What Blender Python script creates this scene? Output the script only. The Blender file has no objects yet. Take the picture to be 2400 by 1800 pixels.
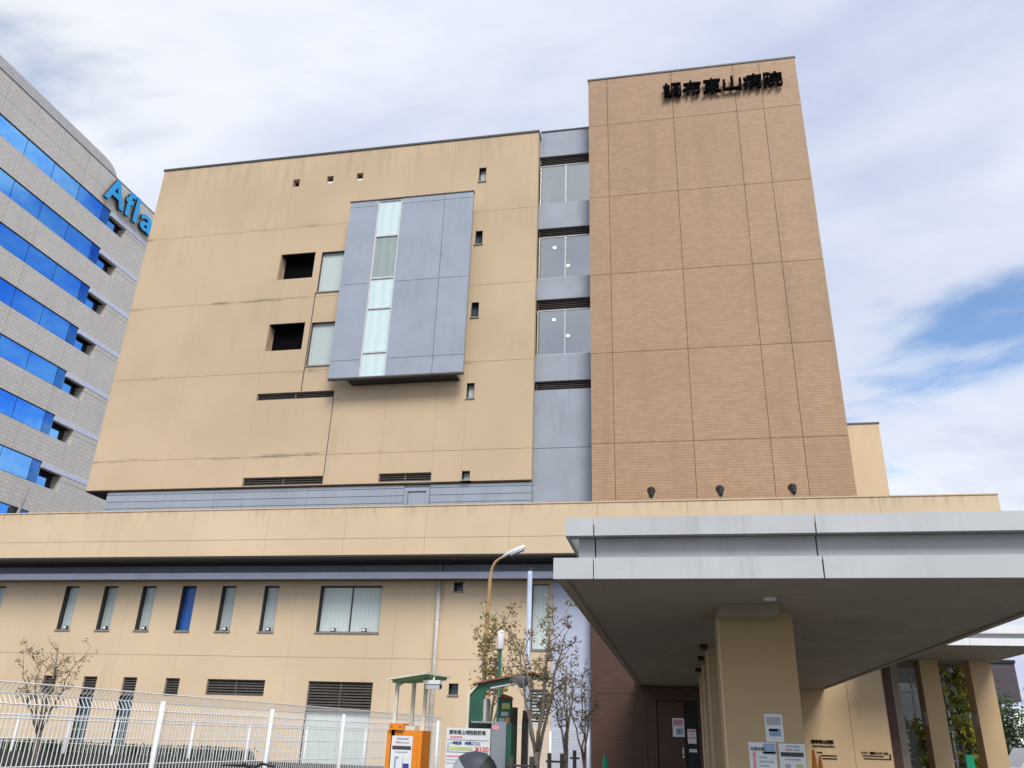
import bpy, math, random
from mathutils import Vector, Matrix
R = math.radians
rng = random.Random(7)
scn = bpy.context.scene
C = scn.collection

# ------------------------------------------------------------------ camera
yaw, pitch, roll = -0.20135, 0.41012, 0.03335
fw = Vector((math.sin(yaw)*math.cos(pitch), math.cos(yaw)*math.cos(pitch), math.sin(pitch)))
r0 = Vector((math.cos(yaw), -math.sin(yaw), 0)); u0 = r0.cross(fw)
rt = r0*math.cos(roll)+u0*math.sin(roll); up = -r0*math.sin(roll)+u0*math.cos(roll)
cam = bpy.data.cameras.new('camera'); cam.sensor_width = 36; cam.lens = 36*1899.75/2400
cam.clip_start = .05; cam.clip_end = 3000
co = bpy.data.objects.new('camera', cam); C.objects.link(co)
m = Matrix((rt, up, -fw)).transposed().to_4x4(); m.translation = (0, 0, 1.6); co.matrix_world = m
scn.camera = co

# ------------------------------------------------------------------ sky, sun, exposure
SUN_EL, SUN_AZ = R(43), R(158)          # azimuth clockwise from +Y: behind and a little to the right of the camera
world = bpy.data.worlds.new('World'); scn.world = world; world.use_nodes = True
nt = world.node_tree; nt.nodes.clear()
def N(t, **kw):
    n = nt.nodes.new(t)
    for k, v in kw.items():
        if k.startswith('i_'):
            n.inputs[k[2:].replace('_', ' ')].default_value = v
        else: setattr(n, k, v)
    return n
def Lk(a, b): nt.links.new(a, b)
def MA(op, a, b=None, c=None):
    n = N('ShaderNodeMath', operation=op)
    for i, v in enumerate((a, b, c)):
        if v is None: continue
        if hasattr(v, 'links'): Lk(v, n.inputs[i])
        else: n.inputs[i].default_value = v
    return n.outputs[0]
sky = N('ShaderNodeTexSky', sky_type='NISHITA', sun_disc=False, sun_elevation=SUN_EL, sun_rotation=SUN_AZ)
sky.air_density = 1.0; sky.dust_density = .2; sky.ozone_density = 3.0
tc = N('ShaderNodeTexCoord'); sx = N('ShaderNodeSeparateXYZ'); Lk(tc.outputs['Generated'], sx.inputs[0])
zz = MA('ADD', MA('MAXIMUM', sx.outputs[2], 0.0), 0.22)
cb = N('ShaderNodeCombineXYZ'); Lk(MA('DIVIDE', sx.outputs[0], zz), cb.inputs[0]); Lk(MA('DIVIDE', sx.outputs[1], zz), cb.inputs[1])
mp = N('ShaderNodeMapping'); mp.inputs['Rotation'].default_value = (0, 0, R(35)); mp.inputs['Scale'].default_value = (1.0, 1.55, 1)
mp.inputs['Location'].default_value = (18.8, 2.0, 0); Lk(cb.outputs[0], mp.inputs[0])
n1 = N('ShaderNodeTexNoise', i_Scale=1.15, i_Detail=9.0, i_Roughness=.56, i_Distortion=.35); Lk(mp.outputs[0], n1.inputs['Vector'])
n2 = N('ShaderNodeTexNoise', i_Scale=.62, i_Detail=5.0, i_Roughness=.5); Lk(mp.outputs[0], n2.inputs['Vector'])
cov = N('ShaderNodeMapRange', interpolation_type='SMOOTHSTEP'); cov.inputs[1].default_value = .395; cov.inputs[2].default_value = .485
Lk(MA('ADD', MA('MULTIPLY', n1.outputs[0], .62), MA('MULTIPLY', n2.outputs[0], .38)), cov.inputs[0])
shade = N('ShaderNodeValToRGB'); e = shade.color_ramp.elements
e[0].position = .36; e[0].color = (1.2, 1.22, 1.24, 1); e[1].position = .66; e[1].color = (.66, .73, .96, 1)
x = shade.color_ramp.elements.new(.48); x.color = (.92, .98, 1.12, 1)
Lk(n1.outputs[0], shade.inputs[0])
sc1 = N('ShaderNodeVectorMath', operation='SCALE'); Lk(shade.outputs[0], sc1.inputs[0]); sc1.inputs['Scale'].default_value = 4.25
mx = N('ShaderNodeMix', data_type='RGBA'); Lk(cov.outputs[0], mx.inputs['Factor']); Lk(sky.outputs[0], mx.inputs['A']); Lk(sc1.outputs[0], mx.inputs['B'])
bg = N('ShaderNodeBackground', i_Strength=.145); Lk(mx.outputs['Result'], bg.inputs[0])
Lk(bg.outputs[0], N('ShaderNodeOutputWorld').inputs[0])
sun = bpy.data.lights.new('sun', 'SUN'); sun.energy = 1.9; sun.angle = R(24); sun.color = (1, .95, .87)
so = bpy.data.objects.new('sun', sun); C.objects.link(so)
sd = Vector((math.sin(SUN_AZ)*math.cos(SUN_EL), math.cos(SUN_AZ)*math.cos(SUN_EL), math.sin(SUN_EL)))
so.rotation_euler = sd.to_track_quat('Z', 'Y').to_euler(); so.location = (0, 0, 60)
vs = scn.view_settings; vs.view_transform = 'Standard'; vs.look = 'None'; vs.exposure = .5; vs.gamma = 1; vs.use_curve_mapping = False

# ------------------------------------------------------------------ materials
def newmat(name):
    global nt
    mt = bpy.data.materials.new(name); mt.use_nodes = True; nt = mt.node_tree
    return mt, nt.nodes['Principled BSDF']
def mixc(f, a, b, blend='MIX'):
    n = N('ShaderNodeMix', data_type='RGBA', blend_type=blend)
    for s, v in (('Factor', f), ('A', a), ('B', b)):
        if hasattr(v, 'links'): Lk(v, n.inputs[s])
        elif isinstance(v, (int, float)): n.inputs[s].default_value = v
        else: n.inputs[s].default_value = (*v, 1)
    return n.outputs['Result']
def pos(scale=(1, 1, 1)):
    g = N('ShaderNodeNewGeometry'); mp = N('ShaderNodeMapping'); mp.inputs['Scale'].default_value = scale
    Lk(g.outputs['Position'], mp.inputs[0]); return mp.outputs[0]
def noise(v, s, d=4, r=.55):
    n = N('ShaderNodeTexNoise', i_Scale=s, i_Detail=float(d), i_Roughness=r); Lk(v, n.inputs['Vector']); return n.outputs[0]
def ramp(v, a, b, lo=0, hi=1):
    n = N('ShaderNodeMapRange', interpolation_type='SMOOTHSTEP'); Lk(v, n.inputs[0])
    for i, q in enumerate((a, b, lo, hi)): n.inputs[i+1].default_value = q
    return n.outputs[0]
def bump(p, h, s=.3, d=.01):
    b = N('ShaderNodeBump', i_Strength=s, i_Distance=d); Lk(h, b.inputs['Height']); Lk(b.outputs[0], p.inputs['Normal'])
def plain(name, col, rough=.5, metal=0., var=.12, vs=3., emit=None, bs=None, spec=.5):
    mt, p = newmat(name); v = pos()
    f = noise(v, vs, 5)
    c = mixc(ramp(f, .3, .7), [q*(1-var) for q in col], [min(1, q*(1+var)) for q in col]); Lk(c, p.inputs['Base Color'])
    p.inputs['Roughness'].default_value = rough; p.inputs['Metallic'].default_value = metal; p.inputs['Specular IOR Level'].default_value = spec
    if emit: p.inputs['Emission Color'].default_value = (*emit[:3], 1); p.inputs['Emission Strength'].default_value = emit[3]
    if bs: bump(p, noise(v, bs, 3), .25, .006)
    return mt
def stucco(name, col, stain=.35, dark=(.23, .19, .13), tops=(), joints=()):
    mt, p = newmat(name); v = pos()
    big = noise(v, .22, 4); c = mixc(ramp(big, .3, .72), [q*.90 for q in col], [q*1.06 for q in col])
    streak = noise(pos((1.9, 1.9, .16)), 1.0, 5, .6); patch = noise(v, .33, 3)
    s = MA('MULTIPLY', ramp(streak, .47, .72), ramp(patch, .42, .62))
    c = mixc(MA('MULTIPLY', s, stain), c, dark)
    fine = noise(v, 5.5, 6, .7); spot = noise(v, .8, 2)
    c = mixc(MA('MULTIPLY', MA('MULTIPLY', ramp(fine, .60, .78), ramp(spot, .55, .68)), stain*1.1), c, dark)
    gz = N('ShaderNodeNewGeometry'); sz_ = N('ShaderNodeSeparateXYZ'); Lk(gz.outputs['Position'], sz_.inputs[0]); Z = sz_.outputs[2]
    for zt, ln in tops:      # run-off marks below copings
        run = noise(pos((4.2, 4.2, .25)), 1., 5, .65)
        mk = MA('MULTIPLY', MA('MULTIPLY', ramp(Z, zt-ln, zt), ramp(run, .46, .66)), MA('LESS_THAN', Z, zt+.02)); c = mixc(MA('MULTIPLY', mk, .34), c, dark)
    for zt in joints:        # grime along cracked joints
        run = noise(pos((.55, .55, 2.5)), 1., 6, .7); band = MA('SUBTRACT', 1.0, ramp(MA('ABSOLUTE', MA('SUBTRACT', Z, zt)), .0, .16))
        c = mixc(MA('MULTIPLY', MA('MULTIPLY', band, ramp(run, .53, .62)), .62), c, [q*.7 for q in dark])
    g = noise(v, 60, 3); c = mixc(.18, c, mixc(g, [q*.8 for q in col], [min(1, q*1.2) for q in col]))
    Lk(c, p.inputs['Base Color']); p.inputs['Roughness'].default_value = .82; p.inputs['Specular IOR Level'].default_value = .25
    bump(p, g, .3, .01); return mt
def brickmat(name, c1, c2, mortar, w, h, ms, plane='XZ', rough=.55):
    mt, p = newmat(name); g = N('ShaderNodeNewGeometry'); s = N('ShaderNodeSeparateXYZ'); Lk(g.outputs['Position'], s.inputs[0])
    cbn = N('ShaderNodeCombineXYZ'); a = {'X': 0, 'Y': 1, 'Z': 2}
    u = MA('ADD', s.outputs[0], s.outputs[1]) if plane == 'WZ' else s.outputs[a[plane[0]]]
    Lk(u, cbn.inputs[0]); Lk(s.outputs[a[plane[1]]], cbn.inputs[1])
    b = N('ShaderNodeTexBrick', offset=.5); Lk(cbn.outputs[0], b.inputs['Vector'])
    b.inputs['Color1'].default_value = (*c1, 1); b.inputs['Color2'].default_value = (*c2, 1); b.inputs['Mortar'].default_value = (*mortar, 1)
    b.inputs['Scale'].default_value = 1.; b.inputs['Mortar Size'].default_value = ms; b.inputs['Mortar Smooth'].default_value = .2
    b.inputs['Bias'].default_value = 0.; b.inputs['Brick Width'].default_value = w; b.inputs['Row Height'].default_value = h
    n = noise(pos(), .35, 4); c = mixc(ramp(n, .3, .7, .0, .28), b.outputs[0], [q*.72 for q in c1])
    st = noise(pos((1.6, 1.6, .1)), 1., 4); c = mixc(ramp(st, .5, .75, 0, .22), c, [q*.6 for q in c2])
    Lk(c, p.inputs['Base Color']); p.inputs['Roughness'].default_value = rough; p.inputs['Specular IOR Level'].default_value = .35
    bump(p, b.outputs['Fac'], -.35, .008); return mt
def glassmat(name, tint, refl, rough=.02):
    mt, p = newmat(name); nt.nodes.remove(p); out = nt.nodes['Material Output']
    t = N('ShaderNodeBsdfTransparent'); t.inputs[0].default_value = (*tint, 1)
    g = N('ShaderNodeBsdfGlossy', i_Roughness=rough); g.inputs[0].default_value = (.90, .90, .86, 1)
    fr = N('ShaderNodeFresnel', i_IOR=1.5); f = MA('MINIMUM', MA('ADD', fr.outputs[0], refl), 1.0)
    ms = N('ShaderNodeMixShader'); Lk(f, ms.inputs[0]); Lk(t.outputs[0], ms.inputs[1]); Lk(g.outputs[0], ms.inputs[2]); Lk(ms.outputs[0], out.inputs[0])
    return mt
def leafmat(name, cols):
    mt, p = newmat(name); g = N('ShaderNodeNewGeometry'); r = N('ShaderNodeValToRGB'); r.color_ramp.interpolation = 'LINEAR'
    el = r.color_ramp.elements
    while len(el) < len(cols): el.new(.5)
    for i, c in enumerate(cols): el[i].position = i/(len(cols)-1); el[i].color = (*c, 1)
    Lk(g.outputs['Random Per Island'], r.inputs[0]); Lk(r.outputs[0], p.inputs['Base Color']); p.inputs['Roughness'].default_value = .55
    p.inputs['Transmission Weight'].default_value = 0.
    tr = N('ShaderNodeBsdfTranslucent'); Lk(r.outputs[0], tr.inputs[0]); ms = N('ShaderNodeMixShader', i_Fac=.3)
    out = nt.nodes['Material Output']; Lk(p.outputs[0], ms.inputs[1]); Lk(tr.outputs[0], ms.inputs[2]); Lk(ms.outputs[0], out.inputs[0])
    return mt
def tilemat(name, c1, c2):
    mt, p = newmat(name); g = N('ShaderNodeNewGeometry'); s = N('ShaderNodeSeparateXYZ'); Lk(g.outputs['Position'], s.inputs[0])
    cbn = N('ShaderNodeCombineXYZ'); Lk(MA('ADD', s.outputs[0], s.outputs[1]), cbn.inputs[0]); Lk(s.outputs[2], cbn.inputs[1])
    b = N('ShaderNodeTexBrick', offset=.5); Lk(cbn.outputs[0], b.inputs['Vector'])
    for k, v in (('Color1', c1), ('Color2', c2), ('Mortar', [q*.8 for q in c2])): b.inputs[k].default_value = (*v, 1)
    for k, v in (('Scale', 1), ('Mortar Size', .004), ('Mortar Smooth', .3), ('Bias', .1), ('Brick Width', .227), ('Row Height', .1)): b.inputs[k].default_value = v
    row = MA('FRACT', MA('MULTIPLY', s.outputs[2], 10.)); line = ramp(row, .10, .22, .45, 0.)
    c = mixc(line, b.outputs[0], [q*.45 for q in c2])
    oi = N('ShaderNodeObjectInfo'); c = mixc(MA('MULTIPLY', oi.outputs['Random'], .14), c, [q*.6 for q in c2])
    rowid = N('ShaderNodeTexWhiteNoise', noise_dimensions='1D'); Lk(MA('FLOOR', MA('MULTIPLY', s.outputs[2], 10.)), rowid.inputs['W'])
    c = mixc(MA('MULTIPLY', rowid.outputs[0], .07), c, [q*.55 for q in c2])
    n = noise(pos(), .30, 5); c = mixc(ramp(n, .32, .7, .0, .22), c, [q*.62 for q in c1])
    st = noise(pos((1.6, 1.6, .1)), 1., 4); c = mixc(ramp(st, .5, .75, 0, .22), c, [q*.6 for q in c2])
    Lk(c, p.inputs['Base Color']); p.inputs['Roughness'].default_value = .55; p.inputs['Specular IOR Level'].default_value = .3
    bump(p, row, .3, .01); return mt
def weathered(name, col, rough=.5, amt=.3, dirt=(.16, .15, .13)):
    mt, p = newmat(name); v = pos(); oi = N('ShaderNodeObjectInfo')
    c = mixc(ramp(noise(v, .9, 4), .3, .7), [q*.93 for q in col], [q*1.05 for q in col])
    c = mixc(MA('MULTIPLY', oi.outputs['Random'], .10), c, [q*.7 for q in col])
    st = noise(pos((5.5, 5.5, .35)), 1., 6, .65); pa = noise(v, .5, 3)
    c = mixc(MA('MULTIPLY', MA('MULTIPLY', ramp(st, .48, .72), ramp(pa, .4, .62)), amt), c, dirt)
    sp = noise(v, 14, 6, .7); c = mixc(MA('MULTIPLY', ramp(sp, .62, .75), amt*.6), c, dirt)
    Lk(c, p.inputs['Base Color']); Lk(ramp(noise(v, 2.2, 4), .3, .7, rough-.1, rough+.12), p.inputs['Roughness'])
    bump(p, noise(v, 1.1, 2), .12, .02); return mt
def panemat(name, a, b, per=.11, coat=.7):
    mt, p = newmat(name); v = pos(); s = N('ShaderNodeSeparateXYZ'); g = N('ShaderNodeNewGeometry'); Lk(g.outputs['Position'], s.inputs[0])
    w = MA('SINE', MA('ADD', MA('MULTIPLY', s.outputs[0], 6.283/per), MA('MULTIPLY', noise(v, 1.5, 2), 5.)))
    oi = N('ShaderNodeObjectInfo'); f = MA('ADD', MA('MULTIPLY', w, .22), MA('ADD', .2, MA('MULTIPLY', oi.outputs['Random'], .55)))
    Lk(mixc(f, a, b), p.inputs['Base Color']); p.inputs['Roughness'].default_value = .6
    p.inputs['Coat Weight'].default_value = coat; p.inputs['Coat Roughness'].default_value = .02; return mt
M = {}
M['beige'] = stucco('beige_render', (.615, .475, .318), .16, tops=((26.13, 2.2),), joints=(22.17, 18.53, 15.06, 11.43))
M['beige_low'] = stucco('pale_beige_render', (.72, .565, .385), .14, tops=((8.84, .55), (13.7, 2.)))
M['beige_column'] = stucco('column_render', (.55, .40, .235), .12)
M['tile'] = tilemat('brown_tile', (.535, .35, .22), (.455, .295, .18))
M['browntile'] = brickmat('dark_brown_tile', (.105, .055, .036), (.085, .046, .03), (.05, .028, .02), .227, .1, .006)
M['blue'] = weathered('grey_blue_panel', (.35, .395, .465), .5, .22, (.14, .15, .17))
M['bluelow'] = weathered('pale_blue_panel', (.50, .55, .70), .5, .15, (.2, .21, .25))
M['coping'] = plain('dark_coping', (.09, .085, .085), .5)
M['fascia'] = weathered('fascia_panel', (.53, .545, .555), .45, .2)
M['soffit'] = weathered('soffit_board', (.35, .305, .24), .75, .4, (.09, .075, .055))
M['darkgap'] = plain('dark_gap', (.02, .02, .02), .8)
M['black'] = plain('black_metal', (.012, .012, .013), .45)
M['letter'] = plain('black_letter', (.004, .004, .005), .9, spec=.05)
M['louvre'] = plain('louvre_metal', (.12, .105, .095), .5)
M['louvre_dark'] = plain('louvre_dark', (.06, .055, .052), .6)
M['white'] = plain('white_paint', (.80, .81, .82), .4, var=.04)
M['frame'] = plain('aluminium_frame', (.62, .63, .64), .35, var=.05)
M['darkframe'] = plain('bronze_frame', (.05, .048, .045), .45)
M['blind'] = panemat('blind_pane', (.40, .47, .46), (.62, .70, .68))
M['mint'] = panemat('frosted_pane', (.58, .68, .65), (.72, .82, .79), .16)
M['bayglass'] = panemat('pale_bay_pane', (.56, .72, .73), (.72, .86, .87), .4, .8)
M['bayglass2'] = panemat('grey_bay_pane', (.26, .33, .325), (.36, .43, .42), .4, .8)
M['blueblind'] = plain('blue_blind', (.02, .12, .48), .25, var=.1, vs=2.)
M['teal'] = plain('dark_teal_pane', (.05, .10, .115), .08, var=.2, vs=1.)
M['glass'] = glassmat('window_glass', (.82, .86, .86), .36)
M['glass_clear'] = glassmat('lobby_glass', (.85, .9, .9), .0)
M['room'] = plain('room_paint', (.55, .56, .56), .8, var=.03)
M['roomlight'] = plain('ceiling_lamp', (.9, .9, .9), .4, emit=(1, .98, .93, 9))
M['office'] = brickmat('office_stone', (.70, .66, .60), (.65, .615, .565), (.50, .475, .445), .62, .31, .03, 'YZ', .6)
M['office_strip'] = plain('lavender_strip', (.62, .65, .80), .4, var=.05)
M['officescreen'] = plain('roof_screen', (.52, .50, .50), .6, var=.06)
mt, p = newmat('blue_mirror_glass'); v = pos((.16, .16, .3)); oi = N('ShaderNodeObjectInfo')
Lk(mixc(MA('ADD', ramp(noise(v, 1., 6, .6), .3, .7, 0, .75), MA('MULTIPLY', oi.outputs['Random'], .25)), (.05, .30, .98), (.32, .70, 1.0)), p.inputs['Base Color'])
bump(p, noise(pos((.5, .5, .5)), 1., 2), .15, .05)
p.inputs['Metallic'].default_value = .92; p.inputs['Roughness'].default_value = .06; M['blueglass'] = mt
M['afl'] = plain('cyan_letter', (.02, .40, .85), .35, var=.05)
M['aflside'] = plain('letter_side', (.01, .012, .016), .6)
M['galv'] = plain('galvanised_steel', (.40, .40, .40), .4, .3)
M['pipe'] = plain('grey_pipe', (.58, .56, .53), .4)
M['rustpole'] = plain('tan_pole_paint', (.42, .27, .12), .5, var=.2, vs=4)
M['bluepole'] = plain('pale_blue_pole', (.46, .54, .70), .35)
M['asphalt'] = plain('asphalt', (.07, .07, .07), .85, var=.2, vs=2, bs=40)
M['paving'] = plain('forecourt_paving', (.13, .125, .12), .8, var=.1, vs=1.5, bs=30)
M['orange'] = plain('orange_paint', (.85, .27, .01), .35, var=.05)
M['green'] = plain('green_paint', (.02, .11, .065), .4, var=.15)
M['greenunder'] = plain('light_green_paint', (.16, .34, .12), .5)
M['cream'] = plain('cream_paint', (.72, .70, .58), .45)
mt, p = newmat('rusty_roof'); v = pos()
Lk(mixc(ramp(noise(v, 9, 5), .4, .6), (.30, .07, .035), (.42, .20, .09)), p.inputs['Base Color']); p.inputs['Roughness'].default_value = .8; M['rust'] = mt
M['greysteel'] = plain('grey_cabinet', (.27, .30, .33), .5, var=.06)
M['paper'] = plain('white_paper', (.80, .82, .83), .6, var=.02)
M['pboard'] = plain('sign_board_white', (.74, .77, .78), .45, var=.03)
M['red'] = plain('red_print', (.70, .08, .08), .5); M['pink'] = plain('pink_print', (.75, .30, .36), .5)
M['navy'] = plain('navy_print', (.04, .06, .28), .5); M['ink'] = plain('dark_print', (.05, .06, .06), .5)
M['lime'] = plain('lime_print', (.55, .66, .22), .5); M['skyblue'] = plain('pale_blue_print', (.30, .42, .60), .5)
M['greyprint'] = plain('grey_print', (.42, .46, .50), .5)
M['bark'] = plain('bark', (.13, .10, .075), .85, var=.3, vs=18)
M['bark2'] = plain('pale_bark', (.27, .22, .17), .85, var=.3, vs=18)
M['stake'] = plain('stake_wood', (.11, .095, .08), .8, var=.2, vs=12)
M['leaf_a'] = leafmat('autumn_leaves', [(.42, .34, .10), (.22, .23, .06), (.30, .16, .05), (.50, .42, .16), (.14, .14, .05)])
M['leaf_b'] = leafmat('dull_leaves', [(.36, .22, .14), (.34, .33, .17), (.22, .14, .10), (.50, .44, .28), (.30, .18, .14)])
M['leaf_y'] = leafmat('yellow_green_leaves', [(.10, .20, .04), (.50, .50, .08), (.75, .60, .06), (.08, .15, .03), (.25, .34, .08)])
M['leaf_g'] = leafmat('hedge_leaves', [(.05, .10, .03), (.10, .14, .05), (.04, .07, .025), (.14, .17, .07)])
M['hedgecore'] = plain('hedge_core', (.03, .05, .02), .9, var=.4, vs=9)
M['kerbdark'] = plain('dark_retaining_wall', (.045, .042, .042), .8)
M['hood'] = plain('dark_grey_fabric', (.05, .058, .075), .55, var=.08)
M['hood2'] = plain('black_fabric', (.018, .019, .021), .6)
M['rubber'] = plain('rubber', (.015, .015, .015), .7)
M['silver'] = plain('bicycle_silver', (.5, .52, .54), .25, .6)
M['conegreen'] = plain('green_plastic', (.0, .42, .20), .35, var=.04)
M['conorange'] = plain('orange_plastic', (.80, .24, .015), .4, var=.08)
M['farbrick'] = brickmat('far_brick', (.10, .085, .10), (.08, .07, .085), (.095, .082, .095), 1.2, .3, .03)
M['carwhite'] = plain('van_white', (.78, .79, .80), .25, var=.02)
M['carglass'] = plain('van_glass', (.06, .07, .08), .08)
M['gridline'] = plain('sill_metal', (.30, .28, .25), .5)

# ------------------------------------------------------------------ mesh helpers
ORG = {}
class MB:
    def __init__(s): s.v = []; s.f = []
    def add(s, vs_, fs_):
        b = len(s.v); s.v += [tuple(q) for q in vs_]; s.f += [tuple(b+i for i in f) for f in fs_]; return s
    def box(s, x0, x1, y0, y1, z0, z1, fm=None):
        c = [(x, y, z) for z in (z0, z1) for y in (y0, y1) for x in (x0, x1)]
        if fm: c = [fm(*q) for q in c]
        return s.add(c, [(0, 2, 3, 1), (4, 5, 7, 6), (0, 1, 5, 4), (2, 6, 7, 3), (0, 4, 6, 2), (1, 3, 7, 5)])
    def tube(s, pts, rad, n=8, cap=True):
        pts = [Vector(q) for q in pts]
        if not isinstance(rad, (list, tuple)): rad = [rad]*len(pts)
        vv = []; ff = []; ref = None
        for i, q in enumerate(pts):
            t = (pts[min(i+1, len(pts)-1)]-pts[max(i-1, 0)]).normalized()
            if ref is None: ref = Vector((1, 0, 0)) if abs(t.x) < .8 else Vector((0, 1, 0))
            a = (ref-t*ref.dot(t)).normalized(); b = t.cross(a); ref = a
            for k in range(n):
                th = 2*math.pi*k/n; vv.append(q+(a*math.cos(th)+b*math.sin(th))*rad[i])
        for i in range(len(pts)-1):
            for k in range(n): ff.append((i*n+k, i*n+(k+1) % n, (i+1)*n+(k+1) % n, (i+1)*n+k))
        if cap: ff.append(tuple(range(n-1, -1, -1))); ff.append(tuple((len(pts)-1)*n+k for k in range(n)))
        return s.add(vv, ff)
    def lathe(s, prof, base, n=16, ax=None):
        vv = []; ff = []; base = Vector(base)
        for r, z in prof:
            for k in range(n): th = 2*math.pi*k/n; vv.append(base+Vector((r*math.cos(th), r*math.sin(th), z)))
        for i in range(len(prof)-1):
            for k in range(n): ff.append((i*n+k, i*n+(k+1) % n, (i+1)*n+(k+1) % n, (i+1)*n+k))
        ff.append(tuple(range(n-1, -1, -1))); ff.append(tuple((len(prof)-1)*n+k for k in range(n)))
        return s.add(vv, ff)
    def prism(s, poly, fm, d0, d1):
        n = len(poly); vv = [fm(a, d0, b) for a, b in poly]+[fm(a, d1, b) for a, b in poly]
        ff = [tuple(range(n)), tuple(range(2*n-1, n-1, -1))]+[(i, i+n, (i+1) % n+n, (i+1) % n) for i in range(n)]
        return s.add(vv, ff)
    def build(s, name, mat, parent=None, smooth=False, loc=None):
        xs = list(zip(*s.v)); c = Vector([(min(a)+max(a))/2 for a in xs])
        if parent is None: c.z = min(xs[2])
        if loc is not None: c = Vector(loc)
        me = bpy.data.meshes.new(name); me.from_pydata([tuple(Vector(q)-c) for q in s.v], [], s.f); me.update()
        import bmesh
        bm = bmesh.new(); bm.from_mesh(me); bmesh.ops.recalc_face_normals(bm, faces=bm.faces[:]); bm.to_mesh(me); bm.free()
        me.materials.append(mat if not isinstance(mat, str) else M[mat])
        if smooth: me.polygons.foreach_set('use_smooth', [True]*len(me.polygons))
        o = bpy.data.objects.new(name, me); C.objects.link(o); return place(o, parent, c)
def place(o, parent, c):
    if parent: o.parent = parent; o.location = Vector(c)-ORG[parent.name]
    else: o.location = c
    ORG[o.name] = Vector(c); return o
def thing(name, label, cat, loc, group=None):
    o = bpy.data.objects.new(name, None); o.empty_display_size = .2; C.objects.link(o); place(o, None, Vector(loc)); return tag(o, label, cat, group)
def tag(o, label=None, cat=None, group=None, kind=None):
    for k, v in (('label', label), ('category', cat), ('group', group), ('kind', kind)):
        if v: o[k] = v
    return o
def part(name, mat, parent, *box, label=None, fm=None):
    o = MB().box(*box, fm=fm).build(name, mat, parent)
    if label: o['label'] = label
    return o
def copy_at(o, parent, c):
    q = o.copy(); C.objects.link(q); q.parent = None; return place(q, parent, c)
FH = lambda u, w, z: (u, w, z)
def wall(u0, u1, z0, z1, holes, w0, w1, fm=FH):
    """solid slab with rectangular holes -> MB"""
    us = sorted({u0, u1, *[min(max(q, u0), u1) for h in holes for q in h[:2]]}); zs = sorted({z0, z1, *[min(max(q, z0), z1) for h in holes for q in h[2:]]})
    fill = {}
    for i in range(len(us)-1):
        for j in range(len(zs)-1):
            a, b = (us[i]+us[i+1])/2, (zs[j]+zs[j+1])/2
            fill[i, j] = not any(h[0] < a < h[1] and h[2] < b < h[3] for h in holes)
    mb = MB(); idx = {}
    def vid(i, j, k):
        if (i, j, k) not in idx: idx[i, j, k] = len(mb.v); mb.v.append(tuple(fm(us[i], (w0, w1)[k], zs[j])))
        return idx[i, j, k]
    for (i, j), ok in fill.items():
        if not ok: continue
        mb.f.append((vid(i, j, 0), vid(i+1, j, 0), vid(i+1, j+1, 0), vid(i, j+1, 0)))
        mb.f.append((vid(i, j, 1), vid(i, j+1, 1), vid(i+1, j+1, 1), vid(i+1, j, 1)))
        for di, dj, A, B in ((-1, 0, (i, j), (i, j+1)), (1, 0, (i+1, j), (i+1, j+1)), (0, -1, (i, j), (i+1, j)), (0, 1, (i, j+1), (i+1, j+1))):
            if not fill.get((i+di, j+dj), False): mb.f.append((vid(*A, 0), vid(*B, 0), vid(*B, 1), vid(*A, 1)))
    return mb if mb.f else None
def panels(us, zs, holes, w0, w1, mat, parent, gu=.008, gz=.014, fm=FH, name='panel'):
    for i in range(len(us)-1):
        for j in range(len(zs)-1):
            a0 = us[i]+(gu/2 if i else 0); a1 = us[i+1]-(gu/2 if i < len(us)-2 else 0)
            b0 = zs[j]+(gz/2 if j else 0); b1 = zs[j+1]-(gz/2 if j < len(zs)-2 else 0)
            hs = [h for h in holes if h[0] < a1 and h[1] > a0 and h[2] < b1 and h[3] > b0]
            mb = wall(a0, a1, b0, b1, hs, w0, w1, fm)
            if mb: mb.build(name, mat, parent)
def window(parent, u0, u1, z0, z1, wf, n=1, rev=.16, fr=.05, pane='blind', frame='darkframe', sill=True, lamp=False, name='window', label=None, mull=.05, liner=True):
    """recessed window: frame (part) > pane, sill"""
    hs = []; step = (u1-u0-fr*2-mull*(n-1))/n
    for i in range(n): a = u0+fr+i*(step+mull); hs.append((a, a+step, z0+fr, z1-fr))
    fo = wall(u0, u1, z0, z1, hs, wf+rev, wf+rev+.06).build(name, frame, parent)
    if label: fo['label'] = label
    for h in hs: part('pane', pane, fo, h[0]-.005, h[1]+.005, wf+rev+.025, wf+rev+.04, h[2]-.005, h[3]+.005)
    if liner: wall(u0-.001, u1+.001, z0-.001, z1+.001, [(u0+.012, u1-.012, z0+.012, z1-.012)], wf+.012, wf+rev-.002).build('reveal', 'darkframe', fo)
    if sill: part('sill', 'gridline', fo, u0-.03, u1+.03, wf-.05, wf+rev, z0-.05, z0-.003)
    if lamp:
        for h in hs:
            c = (h[0]+h[1])/2+.02
            lm = MB().box(c-.075, c+.075, wf+.06, wf+.14, z0+.02, z0+.15).box(c-.015, c+.015, wf+.07, wf+.1, z0, z0+.03).build('lamp', 'black', fo)
            part('lamp_lens', 'paper', lm, c-.055, c+.055, wf+.052, wf+.06, z0+.04, z0+.13) if False else None
            MB().box(c-.055, c+.055, wf+.05, wf+.0595, z0+.045, z0+.13).build('lamp', 'paper', fo)
    return fo
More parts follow.
